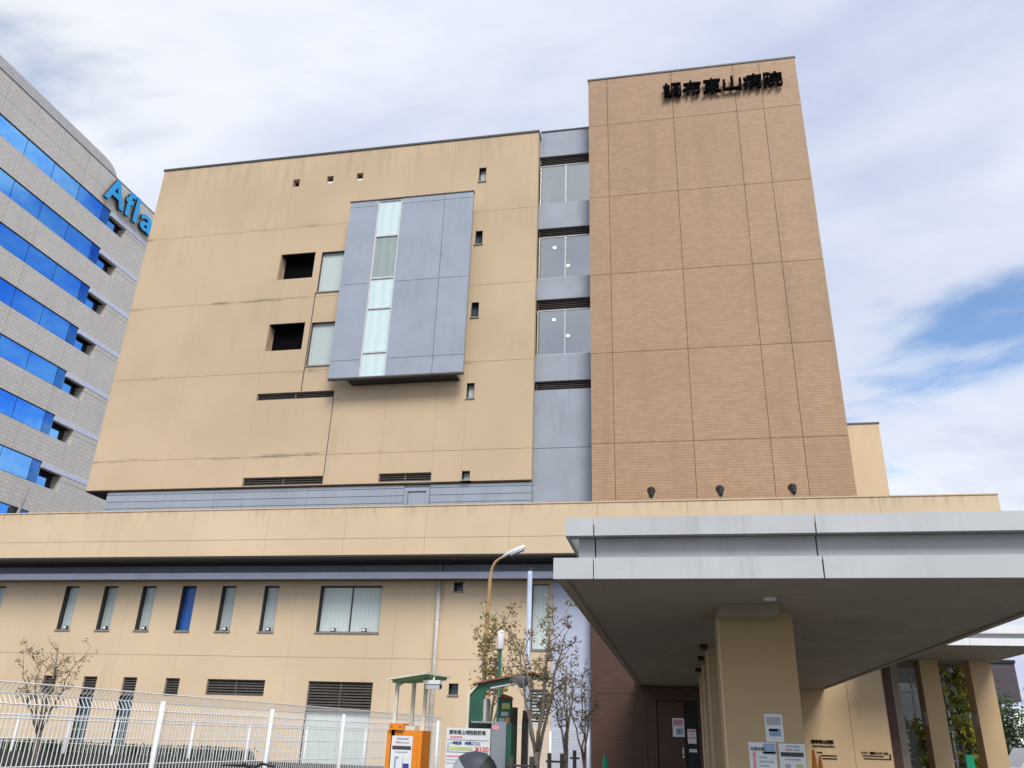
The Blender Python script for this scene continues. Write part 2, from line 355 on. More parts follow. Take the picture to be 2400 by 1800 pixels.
def louvre(parent, u0, u1, z0, z1, wf, pitch_=.09, rev=.1, mid=False, mat='louvre', name='louvre', fr=.04):
    hs = [(u0+fr, u1-fr, z0+fr, z1-fr)]
    if mid: c = (u0+u1)/2; hs = [(u0+fr, c-.025, z0+fr, z1-fr), (c+.025, u1-fr, z0+fr, z1-fr)]
    fo = wall(u0, u1, z0, z1, hs, wf+rev-.03, wf+rev+.06).build(name, mat, parent)
    for h in hs:
        mb = MB(); n = max(2, int((h[3]-h[2])/pitch_)); st = (h[3]-h[2])/n
        for i in range(n):
            z = h[2]+st*i
            mb.add([(h[0], wf+rev-.02, z+.004), (h[1], wf+rev-.02, z+.004), (h[1], wf+rev+.05, z+st*.62), (h[0], wf+rev+.05, z+st*.62),
                    (h[0], wf+rev-.02, z+.016), (h[1], wf+rev-.02, z+.016), (h[1], wf+rev+.05, z+st*.62+.012), (h[0], wf+rev+.05, z+st*.62+.012)],
                   [(0, 1, 2, 3), (4, 7, 6, 5), (0, 4, 5, 1), (1, 5, 6, 2), (2, 6, 7, 3), (3, 7, 4, 0)])
        mb.build('slats', mat, fo)
    part('backing', 'darkgap', fo, u0+.005, u1-.005, wf+rev+.065, wf+rev+.08, z0+.005, z1-.005)
    return fo
def textmb(body, box, w, depth, offs=0., fm=FH, sp=1.):
    """text as solid letters fitted into box (u0,u1,z0,z1); front at w, going in by depth"""
    cu = bpy.data.curves.new('t', 'FONT'); cu.body = body; cu.size = 1; cu.extrude = .5; cu.offset = offs; cu.space_character = sp; cu.resolution_u = 3
    o = bpy.data.objects.new('t', cu); C.objects.link(o); bpy.context.view_layer.update()
    me = bpy.data.meshes.new_from_object(o.evaluated_get(bpy.context.evaluated_depsgraph_get()))
    vv = [v.co.copy() for v in me.vertices]; ff = [tuple(p.vertices) for p in me.polygons]
    bpy.data.objects.remove(o); bpy.data.curves.remove(cu); bpy.data.meshes.remove(me)
    mb = MB()
    if not vv: return mb.box(box[0], box[1], w, w+depth, box[2], box[3])
    x0, x1 = min(v.x for v in vv), max(v.x for v in vv); y0, y1 = min(v.y for v in vv), max(v.y for v in vv)
    sx_, sy_ = (box[1]-box[0])/(x1-x0), (box[3]-box[2])/(y1-y0)
    return mb.add([fm(box[0]+(v.x-x0)*sx_, w+depth*(.5-v.z), box[2]+(v.y-y0)*sy_) for v in vv], ff)

# ------------------------------------------------------------------ ground
def sheet(name, mat, x0, x1, y0, y1, z):
    o = MB().add([(x0, y0, z), (x1, y0, z), (x1, y1, z), (x0, y1, z)], [(0, 1, 2, 3)]).build(name, mat); return tag(o, kind='structure')
sheet('ground', 'asphalt', -500, 500, -400, 900, 0)
sheet('forecourt_pavement', 'paving', -45, 30, -25, 45, .004)

# ------------------------------------------------------------------ hospital
YT, YB, YR = 27.6, 28.0, 28.5
H = thing('hospital_building', 'large beige hospital with brown tiled tower, grey-blue bay and two-storey base', 'building', (-6, 34, 0))
# --- main upper block
X0, X1, ZB0, ZB1 = -23.18, -4.88, 10.2, 26.13
ub = part('wall', 'beige', H, X0, -16.5, 29.6, 44, ZB0, ZB1-.2); 
part('wall', 'beige', H, -14.5, X1, 29.6, 44, ZB0, ZB1-.2); part('wall', 'beige', H, -16.5, -14.5, 30.9, 44, ZB0, ZB1-.2)
HB = [(-16.32, -16.0, 24.45, 24.86), (-14.66, -14.35, 24.45, 24.86), (-13.23, -12.92, 24.45, 24.86), (-7.5, -7.18, 23.75, 24.48),
      (-7.5, -7.19, 20.52, 21.18), (-7.5, -7.19, 17.05, 17.73), (-7.5, -7.19, 13.52, 14.15),
      (-16.3, -14.68, 19.51, 20.8), (-16.3, -14.68, 16.06, 17.33), (-14.37, -12.3, 18.75, 20.75), (-14.37, -12.3, 15.28, 17.28),
      (-16.32, -12.98, 13.83, 14.13), (-16.32, -12.98, 10.22, 10.56), (-10.74, -8.68, 10.24, 10.58), (-7.5, -7.19, 10.25, 10.59)]
panels([X0, -19.75, -16.335, -12.965, -10.75, -8.67, -7.505, X1], [ZB0, 11.41, 15.06, 18.53, 22.17, ZB1], HB, YB, YB+.3, 'beige', H, .005, .012)
part('backing', 'beige', H, X0+.02, X1-.02, YB+.32, YB+.36, ZB0+.02, 10.2+.1) 
bk = wall(X0+.02, X1-.02, ZB0+.02, ZB1-.02, [(h[0]-.02, h[1]+.02, h[2]-.02, h[3]+.02) for h in HB], YB+.3, YB+.42).build('wall_core', 'beige', H)
part('coping', 'coping', H, X0-.05, X1+.03, YB-.05, YB+.5, ZB1+.001, ZB1+.09)
part('overhang_soffit', 'darkgap', H, X0, -22.2, YB+.02, 34, ZB0-.05, ZB0-.002)
for i, h in enumerate(HB[:3]):       # small roof-level holes, lined black to paint the shade inside
    r = wall(h[0]-.04, h[1]+.04, h[2]-.04, h[3]+.04, [h], YB+.425, YB+.7).build('hole_lining', 'letter', H)
    part('hole_back', 'letter', r, h[0]-.04, h[1]+.04, YB+.30, YB+.33, h[2]-.04, h[3]+.04)
    if i: part('plate', 'white', r, h[0]+.01, h[1]-.01, YB+.08, YB+.1, h[2]+.01, h[2]+.16)
for i, h in enumerate(HB[3:7]):
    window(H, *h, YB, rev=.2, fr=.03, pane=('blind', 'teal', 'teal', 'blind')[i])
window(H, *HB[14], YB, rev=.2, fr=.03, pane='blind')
for h in HB[7:9]:                    # dark openings: black sheets at back and top paint the deep shade
    r = wall(h[0]-.06, h[1]+.06, h[2]-.06, h[3]+.06, [h], YB+.425, YB+1.3).build('recess_lining', 'beige', H)
    part('recess_shade_sheet', 'letter', r, h[0]-.05, h[1]+.05, YB+.50, YB+.54, h[2]-.05, h[3]+.05)
    part('recess_shade_top', 'letter', r, h[0]+.01, h[1]-.01, YB+.05, YB+.49, h[3]-.03, h[3]-.004)
for h in HB[9:11]:
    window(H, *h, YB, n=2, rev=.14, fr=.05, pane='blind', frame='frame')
for h in HB[11:14]: louvre(H, *h, YB, .07, mid=True)
part('joint_channel', 'darkframe', H, -14.43, -14.39, YB-.004, YB+.003, 14.14, 18.72)
part('joint_channel', 'darkframe', H, -12.985, -12.955, YB-.004, YB+.003, 10.58, 13.82)
# --- grey-blue base strip of the upper block
bs = part('base_strip', 'blue', H, -22.25, X1-.005, YB+.2, YB+.5, 8.2, ZB0-.055)
for a, b in ((10.02, 10.135), (9.74, 10.0), (9.46, 9.72), (8.3, 9.44)):
    for u, v_ in ((-22.25, -17.5), (-17.49, -13.6), (-13.59, -9.73), (-8.71, X1-.005)):
        MB().box(u, v_, YB+.12, YB+.19, a, b).build('panel', 'blue', H)
bd = wall(-9.71, -8.73, 8.3, 10.02, [(-9.58, -8.86, 8.2, 9.89)], YB+.1, YB+.19).build('door_frame', 'blue', H)
part('door_leaf', 'blue', bd, -9.57, -8.87, YB+.155, YB+.18, 8.3, 9.88)
# --- projecting grey-blue bay
zb = [14.29, 15.03, 18.51, 22.35, 22.63]
bay = part('bay_body', 'blue', H, -12.2, -7.85, 27.37, YB-.003, 14.32, 22.55)
part('underside', 'black', bay, -12.25, -7.8, 27.365, YB-.003, 14.27, 14.318); bay['label'] = 'projecting grey-blue bay with a tall glazed strip'  # black colour paints the shade under the bay
for us in ([-12.95, -11.69], [-10.6, -8.72, -7.48]): panels(us, zb, [], 27.2, 27.36, 'blue', bay, .018, .018)
part('coping', 'coping', bay, -12.98, -7.46, 27.17, 27.4, 22.632, 22.68)
part('drip_edge', 'coping', bay, -12.96, -7.47, 27.19, 27.36, 14.23, 14.288)
zp = [14.3, 15.35, 17.33, 18.745, 20.8, 22.6]
hs = [(-11.62, -10.66, zp[i]+.035, zp[i+1]-.035) for i in range(5)]
gf = wall(-11.688, -10.602, 14.295, 22.628, hs, 27.22, 27.34).build('window', 'frame', H)
for i, h in enumerate(hs): part('pane', 'bayglass2' if i == 3 else 'bayglass', gf, h[0]-.004, h[1]+.004, 27.27, 27.29, h[2]-.004, h[3]+.004)
# --- recessed grey-blue strip with three windows
XA, XB_ = -4.88, -2.64
for a, b in ((25.15, 26.5), (21.37, 22.63), (17.93, 18.93), (14.3, 15.43), (11.56, 13.92), (8.0, 11.54)):
    part('spandrel', 'blue', H, XA-.3, XB_+.02, YR, YR+.3, a, b)
part('coping', 'coping', H, XA+.02, XB_-.01, YR-.04, YR+.4, 26.502, 26.56)
for a, b in ((24.70, 25.15), (20.98, 21.37), (17.47, 17.93), (13.93, 14.3)):
    louvre(H, XA+.01, XB_, a+.004, b-.004, YR, .07, rev=.12, fr=.02, mat='louvre')
for k, (a, b) in enumerate(((22.64, 24.69), (18.94, 20.97), (15.44, 17.46))):
    w_ = window(H, XA+.01, XB_, a, b, YR, n=2, rev=.06, fr=.035, pane='glass', frame='frame', sill=False, mull=.04, liner=False)
    rm = MB()   # room behind: floor, ceiling, walls
    x0_, x1_, y0_, y1_ = XA-1.2, XB_+.6, YR+.31, YR+5.5
    rm.box(x0_, x1_, y0_, y1_, a-.2, a-.1).box(x0_, x1_, y0_, y1_, b+.02, b+.12).box(x0_, x1_, y1_, y1_+.1, a-.1, b+.02).box(x0_, x0_+.1, y0_, y1_, a-.1, b+.02).box(x1_-.1, x1_, y0_, y1_, a-.1, b+.02)
    rm.build('room', 'room', H)
    for (dx, dy) in (((.55, .9), (.95, 2.4)) if k else ()):
        MB().lathe([(.0, 0), (.06, 0), (.06, .02)], (XA+dx, YR+dy, b-.005), 14).build('ceiling_lamp', 'roomlight', H)
    if k == 2:
        MB().lathe([(.16, 0), (.2, .05), (.12, .22), (.15, .34), (.06, .46)], (XB_-.38, YR+.42, a-.1), 10).lathe([(.02, 0), (.09, .05), (.1, .13), (.03, .2)], (XB_-.34, YR+.40, a+.34), 10).tube([(XB_-.4, YR+.42, a+.16), (XB_-.7, YR+.36, a+.05), (XB_-.9, YR+.36, a-.04)], [.06, .05, .04], 8).build('sill_ornament', 'white', H, True)
    if k == 0: part('cupboard', 'white', H, XA+.05, XA+.45, YR+.5, YR+1.0, a-.09, a+1.5)
# --- tiled tower
TX0, TX1, TZ = -2.64, 6.10, 28.33
part('tower_core', 'tile', H, TX0+.02, TX1-.02, YT+.07, 38, 0, TZ-.1)
panels([TX0, -1.82, .95, 3.54, 4.62, TX1], [8.0, 11.34, 14.94, 18.36, 22.05, 25.78, TZ], [], YT, YT+.065, 'tile', H, .017, .017)
part('coping', 'coping', H, TX0-.03, TX1+.03, YT-.03, YT+.4, TZ+.001, TZ+.08)
# --- block behind the tower, right
part('wall', 'beige_low', H, 4.0, 8.5, 33.0, 44, 4.72, 13.7); part('coping', 'coping', H, 3.98, 8.53, 32.97, 33.4, 13.701, 13.77)
# --- parapet band of the base
BX0, BX1 = -40., 9.88
ux = [BX0, -37.6]+[-34.7+2.94*i for i in range(15)]+[BX1]
panels(ux, [7.17, 7.74, 8.84], [], 26.4, 26.55, 'beige_low', H, .008, .012)
part('parapet_core', 'beige_low', H, BX0, BX1-.01, 26.56, 26.8, 7.18, 8.83)
part('coping', 'beige_low', H, BX0, BX1+.01, 26.37, 26.85, 8.842, 8.88)
part('eaves_soffit', 'louvre_dark', H, BX0, BX1-.05, 26.81, YB+.05, 7.19, 7.4)
part('roof_slab', 'louvre_dark', H, BX0, BX1-.05, 26.81, YB+.1, 7.6, 7.9)
part('soffit_board', 'louvre_dark', H, BX0, -2.7, 26.42, YB-.01, 7.12, 7.165)
# --- lower wall (two storeys)
LW = [(-20.53+i*1.477-2.49, 0) for i in range(0)]
k_ = 1.12
tall = [(-23.0, -22.42), (-21.32, -20.73), (-19.68, -19.10), (-18.03, -17.46)]
wx = [-26.24, -22.99, -21.31, -19.69, -18.03, -16.41, -14.71]
wins = [(a, a+.575, 4.79, 6.4) for a in wx]
bigw = (-12.52, -10.18, 4.79, 6.4); win2 = (-4.77, -4.16, 4.3, 6.45); vent = (-7.55, -7.22, 6.2, 6.52)
gl = [(a, a+.56, 2.55, 3.15) for a in (-23.02, -21.34, -19.72, -18.02)]
tallg = [(-21.34, -20.78, .5, 2.54), (-19.72, -19.16, .5, 2.54)]
glw = (-16.39, -14.17, 2.62, 3.15); bgl = (-12.55, -10.2, 2.24, 3.15); bgp = (-12.55, -10.2, .3, 2.22); sw = (-7.53, -7.2, 2.82, 3.17); rl = (-4.8, -4.16, 1.95, 3.05)
holes = wins+[bigw, win2, vent]+gl+tallg+[glw, bgl, bgp, sw, rl]
zl = [0, 3.93, 7.1]
panels([-40, -36, -32.6, -29.4, -26.1, -22.7, -20.2, -17.75, -13.45, -9.6, -4.08], zl, holes, YB, YB+.3, 'beige_low', H, .006, .01)
part('wall_core', 'louvre_dark', H, -40, -2.7, YB+.55, YB+.6, 0, 7.1)
part('wall', 'bluelow', H, -4.075, -2.7, YB, YB+.3, 0, 7.1)
part('corner_trim', 'white', H, -2.76, -2.69, YB-.06, YB-.005, 0, 6.5)
part('fascia_wall', 'blue', H, -40, -2.72, YB-.06, YB-.004, 6.62, 7.11)
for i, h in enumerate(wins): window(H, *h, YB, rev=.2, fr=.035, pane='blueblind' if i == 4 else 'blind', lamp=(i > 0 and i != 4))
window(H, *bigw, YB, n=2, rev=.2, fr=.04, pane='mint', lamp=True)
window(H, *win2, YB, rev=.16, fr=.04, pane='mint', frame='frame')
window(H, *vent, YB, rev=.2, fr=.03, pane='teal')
for h in gl: louvre(H, *h, YB, .085)
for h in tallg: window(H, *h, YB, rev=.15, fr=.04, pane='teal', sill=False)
louvre(H, *glw, YB, .085, mid=True); louvre(H, *bgl, YB, .085, mid=True)
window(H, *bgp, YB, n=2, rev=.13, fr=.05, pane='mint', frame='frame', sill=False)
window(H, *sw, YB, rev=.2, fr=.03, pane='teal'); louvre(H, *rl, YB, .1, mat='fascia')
# sunshade beam
M['beam'] = weathered('pale_beam_paint', (.66, .71, .86), .45, .12, (.2, .21, .25))
bm_ = part('sunshade_beam', 'beam', H, -40, -2.9, 27.25, 27.45, 6.53, 6.735); part('sunshade_shelf', 'louvre_dark', H, -40, -2.9, 27.46, YB-.07, 6.56, 6.6)
pp = MB().tube([(-8.04, 27.85, 7.1), (-8.04, 27.85, 0)], .075, 12).build('downpipe', 'pipe', H, True)
for z in (1.2, 3.2, 5.2): MB().tube([(-8.04, 27.85, z), (-8.04, 27.85, z+.05)], .09, 12).build('pipe_bracket', 'pipe', pp)
# --- tower base under the canopy
D0, D1, D2 = -.69, .17, .56
panels([TX0-.1, -1.0, 3.0], [0, 2.95, 7.1], [(D0, D2, 0, 2.79)], YT-.02, YT+.06, 'browntile', H, .01, .012)
part('wall', 'beige_column', H, 3.005, 5.0, YT-.03, YT+.06, 0, 7.1); part('wall', 'beige_column', H, 5.01, 6.04, YT-.03, YT+.06, 0, 7.1)
dl = part('door', 'browntile', H, D0+.03, D1-.02, YT+.0, YT+.05, .02, 2.76); MB().tube([(D1-.1, YT-.06, 1.25), (D1-.1, YT-.06, 1.45)], .02, 8).build('handle', 'silver', dl)
MB().lathe([(.0, 0), (.035, 0), (.035, .05)], (D1-.1, YT-.04, 1.17), 10).build('lock', 'silver', dl)
part('doorway', 'darkgap', H, D1, D2, YT+.02, YT+.065, 0, 3.1)
part('door_gap', 'darkgap', H, D0, D2, YT+.062, YT+.069, 0, 2.79)
# --- lightning rod and roof antenna
MB().tube([(-3.45, 29.5, 26.4), (-3.45, 29.5, 27.2)], [.02, .012], 6).build('lightning_rod', 'galv', H)

# hospital lettering
SG = thing('tower_lettering', 'row of six raised black characters near the top of the brown tower', 'sign', (3.0, YT-.2, 26.75))
for i, ch in enumerate('調布東山病院'):
    a = .58+i*.827
    textmb(ch, (a, a+.75, 26.74+(.02 if ch == '山' else 0), 27.5), YT-.26, .15, .012).build('letter', 'letter', SG)
    part('standoff', 'black', SG, a+.1, a+.14, YT-.12, YT-.002, 27.25, 27.29); part('standoff', 'black', SG, a+.55, a+.59, YT-.12, YT-.002, 26.9, 26.94)

# ------------------------------------------------------------------ entrance canopy
ZS, YF, CX0, CX1 = 3.18, 8.81, -1.27, 4.37
K = thing('entrance_canopy', 'flat pale grey entrance canopy on square beige columns', 'canopy', (1.5, 18, 0))
for i in range(16):       # soffit boards with open joints
    y0_ = YF+.05+i*1.168; part('soffit_board', 'soffit', K, CX0+.003, CX1-.003, y0_, min(y0_+1.162, YT-.04), ZS+.03, ZS+.06)
part('soffit_core', 'darkgap', K, CX0+.003, CX1-.003, YF+.05, YT-.04, ZS+.065, ZS+.2)
for a, b in ((CX0, -.84), (-.83, 1.515), (1.53, CX1)):
    part('fascia_panel', 'fascia', K, a, b, YF, YF+.045, ZS, ZS+.226)
part('side_fascia', 'fascia', K, CX0, CX0+.035, YF+.05, YT-.05, ZS+.202, ZS+.226); part('side_fascia', 'fascia', K, CX1-.035, CX1, YF+.05, YT-.05, ZS+.202, ZS+.226)
part('soffit_trim', 'soffit', K, CX0+.04, CX0+.13, YF+.06, YT-.05, ZS+.005, ZS+.028); part('soffit_trim', 'soffit', K, CX1-.13, CX1-.04, YF+.06, YT-.05, ZS+.005, ZS+.028)
part('upper_core', 'darkgap', K, CX0+.3, CX1-.3, YF+.31, 26.3, ZS+.2, 3.84)
for a, b in ((CX0+.25, -.84), (-.825, 1.515), (1.53, CX1-.25)): part('recessed_panel', 'fascia', K, a, b, YF+.24, YF+.3, ZS+.23, 3.67)
part('recessed_panel', 'fascia', K, CX0+.25, CX0+.29, YF+.31, 26.3, ZS+.23, 3.67)
for a, b in ((CX0+.12, -.84), (-.825, 1.495), (1.51, CX1+.3)): part('top_panel', 'fascia', K, a, b, YF+.05, YF+.1, 3.66, 3.86)
part('top_panel', 'fascia', K, CX0+.12, CX0+.16, YF+.11, 26.3, 3.66, 3.86)
part('top_underside', 'fascia', K, CX0+.165, CX1+.25, YF+.105, YF+.3, 3.675, 3.70)
for i, y in enumerate((11.45, 16.1, 19.25, 22.4)):
    cl = wall(.555, 1.51, 0, ZS+.028, [], y, y+.9).build('column', 'beige_column', K)
    cl['label'] = 'square beige column of the canopy, %s from the front' % ('first', 'second', 'third', 'fourth')[i]
    part('corner_bead', 'beige_low', cl, .548, .575, y-.007, y+.02, 0, ZS-.02)
lf = MB().box(.56, 1.28, 10.72, 11.36, 3.10, ZS+.028).build('light_box', 'soffit', K)
MB().lathe([(0, 0), (.07, 0), (.075, .02)], (1.13, 10.3, 3.19), 16).build('downlight', 'paper', K)
for z_, y in ((0, 15.4), (0, 17.6), (0, 20.5)): MB().box(.42, .55, y, y+.3, 3.13, ZS+.028).build('light_box', 'black', K)

# ------------------------------------------------------------------ entrance porch (right, behind the tower)
PZ = 4.3
PR = thing('entrance_porch', 'second pale fascia porch with beige columns and glazed lobby front at right', 'porch', (8, 29, 0))
part('soffit', 'soffit', PR, 5.5, 10.06, 25.4, 33.2, PZ+.02, PZ+.15)
part('fascia_panel', 'white', PR, 5.5, 7.98, 25.34, 25.395, PZ, PZ+.19); part('fascia_panel', 'white', PR, 7.99, 10.1, 25.34, 25.395, PZ, PZ+.19)
part('recessed_panel', 'fascia', PR, 5.5, 9.95, 25.55, 25.6, PZ+.191, PZ+.34); part('top_panel', 'white', PR, 5.5, 10.05, 25.4, 25.45, PZ+.341, PZ+.55)
part('side_fascia', 'white', PR, 10.065, 10.1, 25.4, 33.2, PZ, PZ+.19)
for i, (a, b) in enumerate(((7.8, 8.36), (9.31, 9.95))):
    cl = part('column', 'beige_column', PR, a, b, 30, 30.7, 0, PZ+.018)
    MB().box(a-.03, a-.004, 30.1, 30.4, 2.35, 2.72).build('sign_plate', 'fascia', cl)
part('column', 'soffit', PR, 6.62, 6.95, 29.4, 29.9, 0, PZ+.018); part('shaded_return_wall', 'browntile', PR, 6.0, 6.55, 28.6, 30.2, 0, PZ+.018)  # shadow behind the wall end painted in: column and return given dark materials
gx = [6.9, 8.21, 9.3, 10.6]; gz = [0.05, 1.3, 2.21, 3.48, 4.29]
gm = [(gx[i]+.03, gx[i+1]-.03, gz[j]+.03, gz[j+1]-.03) for i in range(3) for j in range(4)]
gfo = wall(6.85, 10.65, .02, 4.3, gm, 33.0, 33.08).build('glazing_frame', 'white', PR)
for h in gm: part('pane', 'glass_clear', gfo, h[0]-.005, h[1]+.005, 33.03, 33.045, h[2]-.005, h[3]+.005)
part('lobby_back', 'darkgap', PR, 6.0, 11, 38, 38.1, 0, 5)
part('floor_slab', 'paving', PR, 5.5, 11, 25.4, 38, .01, .06)

# ------------------------------------------------------------------ office building at left
th = R(88); od = Vector((math.cos(th), math.sin(th), 0)); on = Vector((-math.sin(th), math.cos(th), 0))
FO = lambda u, w, z: tuple(od*u+on*(50+w)+Vector((0, 0, z)))
sz = lambda z: 1.6+(z-1.6)*.83333
O = thing('office_building', 'tall grey stone office block with bands of blue mirror glass', 'building', (-55, 46, 0))
OU0, OU1 = 24.0, 62.4
bands = [(52.45, 50.46), (47.68, 45.59), (42.97, 40.83), (38.19, 36.08), (33.38, 31.35), (28.75, 26.61), (24.03, 21.85), (19.25, 17.1)]
oh = []; UE = 51.07
for t, b in bands: oh += [(OU0-1, UE, sz(b), sz(t)), (UE-.001, 53.33, sz(b), sz(t)-.48)]
uj = [OU0]+[41.27+2.95*i for i in range(-5, 5)]+[57.0, OU1]
zj = [0]
for t, b in reversed(bands): zj += [(sz(t)+sz(b))/2]
zj += [sz(54.2), sz(56.4)]
panels(uj, zj, oh, 0, .35, 'office', O, .03, .03, FO)
part('core', 'darkgap', O, OU0, OU1-.2, 1.6, 22, 0, sz(56.2), fm=FO)
for t, b in bands:
    z0_, z1_ = sz(b), sz(t)
    for i in range(-5, 4):
        a = 41.27+2.95*i
        if a+2.95 < 31: continue
        pn = MB().box(a+.025, min(a+2.925, UE), .1, .13, z0_+.03, z1_-.03, fm=FO).build('pane', 'blueglass', O)
    MB().box(OU0, UE, .06, .16, z0_-.005, z0_+.06, fm=FO).build('window_rail', 'darkframe', O); MB().box(OU0, UE, .06, .16, z1_-.06, z1_+.004, fm=FO).build('window_rail', 'darkframe', O)
    MB().box(50.14, UE+.02, .1, .128, z0_+.03, z1_-.03, fm=FO).build('pane', 'blueglass', O)
    MB().box(UE+.03, 51.95, .1, .13, z0_+.03, z0_+.68, fm=FO).build('pane', 'blueglass', O)
    MB().box(UE+.02, 53.33, .9, .95, z0_-.1, z1_, fm=FO).build('recess_back', 'darkgap', O)
    MB().box(53.34, 53.4, .355, .95, z0_, z1_-.48, fm=FO).build('recess_side', 'office', O)
    MB().box(UE+.05, OU1-.05, -.03, -.003, z1_-.44, z1_-.04, fm=FO).build('strip', 'office_strip', O)
sc_ = [(OU0, sz(56.42)), (51.0, sz(56.42))]+[(51.0-2.2*(1-math.cos(a))*1.0, sz(56.45)+1.2*math.sin(a)) for a in [R(q) for q in range(8, 91, 9)]]+[(OU0, sz(56.45)+1.2)]
MB().prism(sc_, FO, .25, .6).build('roof_screen', 'officescreen', O)
MB().box(OU0, OU1, -.03, .4, sz(56.4)+.002, sz(56.4)+.08, fm=FO).build('coping', 'coping', O)
MB().box(OU1+.01, OU1+3, 1.2, 8, 0, 26, fm=FO).build('rear_wall', 'office', O)
OL = thing('office_lettering', 'big light blue letters high on the grey office block at left', 'sign', FO(53, -.4, sz(53)))
for ch, u, v_, z0_, z1_ in (('A', 59.35, 62.36, 53.0, 56.1), ('f', 62.45, 63.75, 53.0, 56.15), ('l', 64.0, 64.55, 53.0, 56.15), ('a', 65.2, 67.3, 53.0, 55.05), ('c', 67.9, 69.8, 53.0, 55.05)):
    textmb(ch, (u*.8333, v_*.8333, sz(z0_), sz(z1_)), -.42, .05, .02, FO).build('letter', 'afl', OL)
    textmb(ch, (u*.8333, v_*.8333, sz(z0_), sz(z1_)), -.365, .2, .028, FO).build('letter_side', 'aflside', OL)

# ------------------------------------------------------------------ floodlights on the parapet
for x_, lb in ((-.57, 'black floodlight on the parapet nearest the grey-blue window strip'), (1.67, 'middle one of three black floodlights on the parapet'), (3.96, 'black floodlight on the parapet farthest to the right')):
    f = thing('floodlight', lb, 'floodlight', (x_, 26.6, 8.88), 'floodlights along the parapet')
    MB().tube([(x_, 26.6, 8.88), (x_, 26.6, 8.98), (x_+.05, 26.6, 9.05)], .018, 8).build('bracket', 'galv', f)
    MB().tube([(x_-.13, 26.6, 9.12), (x_-.06, 26.6, 9.02), (x_+.06, 26.6, 9.02), (x_+.13, 26.6, 9.12)], .016, 6).build('yoke', 'galv', f)
    MB().tube([(x_, 26.45, 9.05), (x_, 26.5, 9.07), (x_, 26.62, 9.18), (x_, 26.75, 9.3), (x_, 26.77, 9.315)], [.04, .075, .105, .14, .145], 14).build('lamp_head', 'black', f)
    MB().tube([(x_, 26.74, 9.29), (x_, 26.78, 9.325)], .13, 14).build('lens', 'carglass', f)

# ------------------------------------------------------------------ fences
def fdir(p0, p1): d = Vector((p1[0]-p0[0], p1[1]-p0[1], 0)); return d.length, d.normalized()
def mesh_fence(name, label, p0, p1, posts, ztop, zbot, pitch_, rails, wr=.0065, post_r=.04, fold=True, group=None, out=-1):
    L, d = fdir(p0, p1); n = Vector((d.y, -d.x, 0))*out; o = Vector((*p0, 0)); F = thing(name, label, 'fence', (p0[0]+d.x*L/2, p0[1]+d.y*L/2, 0), group)
    pos_ = [0]+posts+[L]
    for a in range(len(pos_)-1):
        mb = MB(); u = pos_[a]+.01
        while u < pos_[a+1]:
            q = o+d*u; zf = ztop-.24
            pts = [q+Vector((0, 0, zbot)), q+Vector((0, 0, ztop))]
            if fold: pts = [q+Vector((0, 0, zbot)), q+Vector((0, 0, zf)), q+n*.09+Vector((0, 0, zf+.12)), q+Vector((0, 0, ztop))]
            mb.tube(pts, wr, 4, False); u += pitch_
        mb.build('mesh_panel', 'white', F)
        mr = MB(); e0, e1 = o+d*(pos_[a]+.01), o+d*(pos_[a+1]-.01)
        for z in rails: mr.tube([e0+Vector((0, 0, z)), e1+Vector((0, 0, z))], wr*1.15, 4, False)
        if fold:
            for off, z in ((0, ztop-.24), (.09, ztop-.12), (0, ztop)): mr.tube([e0+n*off+Vector((0, 0, z)), e1+n*off+Vector((0, 0, z))], wr*1.3, 4, False)
        mr.build('rails', 'white', F)
    for u in posts:
        q = o+d*u-n*.05
        MB().tube([q, q+Vector((0, 0, ztop-.1))], post_r, 10).build('post', 'white', F, True)
    return F
# near fence runs away from the camera along the bicycle yard
def on_line(p0, p1, ax):   # distance along fence where X/Y = ax (view direction)
    L, d = fdir(p0, p1); return (ax*p0[1]-p0[0])/(d.x-ax*d.y)
NP0, NP1 = (-8.1, 7.6), (-6.2, 22.6)
mesh_fence('near_mesh_fence', 'tall white wire mesh fence with folded top in the foreground', NP0, NP1, [on_line(NP0, NP1, a) for a in (-.6445, -.494, -.400, -.2815)], 2.02, .12, .072, (.45, 1.08, 1.62, 1.66, 1.4))
mesh_fence('rear_rail_fence', 'low white rail fence standing before the hedge at left', (-27, 24), (-7.2, 24), [27-20.2-1.9*2, 27-20.2-1.9, 27-20.2, 27-18.36, 27-16.75, 27-14.2, 27-12.4, 27-10.6, 27-8.8], 1.8, .75, .14, (1.0, 1.4, 1.72, 1.78), wr=.006, fold=False)
mesh_fence('side_mesh_fence', 'dense white mesh fence between the trees and the pale blue wall', (-4.4, 22), (-2.2, 22), [.15, 1.2, 2.15], 1.85, .1, .05, (.5, .9, 1.3, 1.6, 1.8), wr=.007, fold=False)
part_ = MB().box(-28, -7.0, 23.9, 24.25, 0, .72).build('low_wall', 'kerbdark'); tag(part_, 'dark low retaining wall under the white rail fence', 'wall')

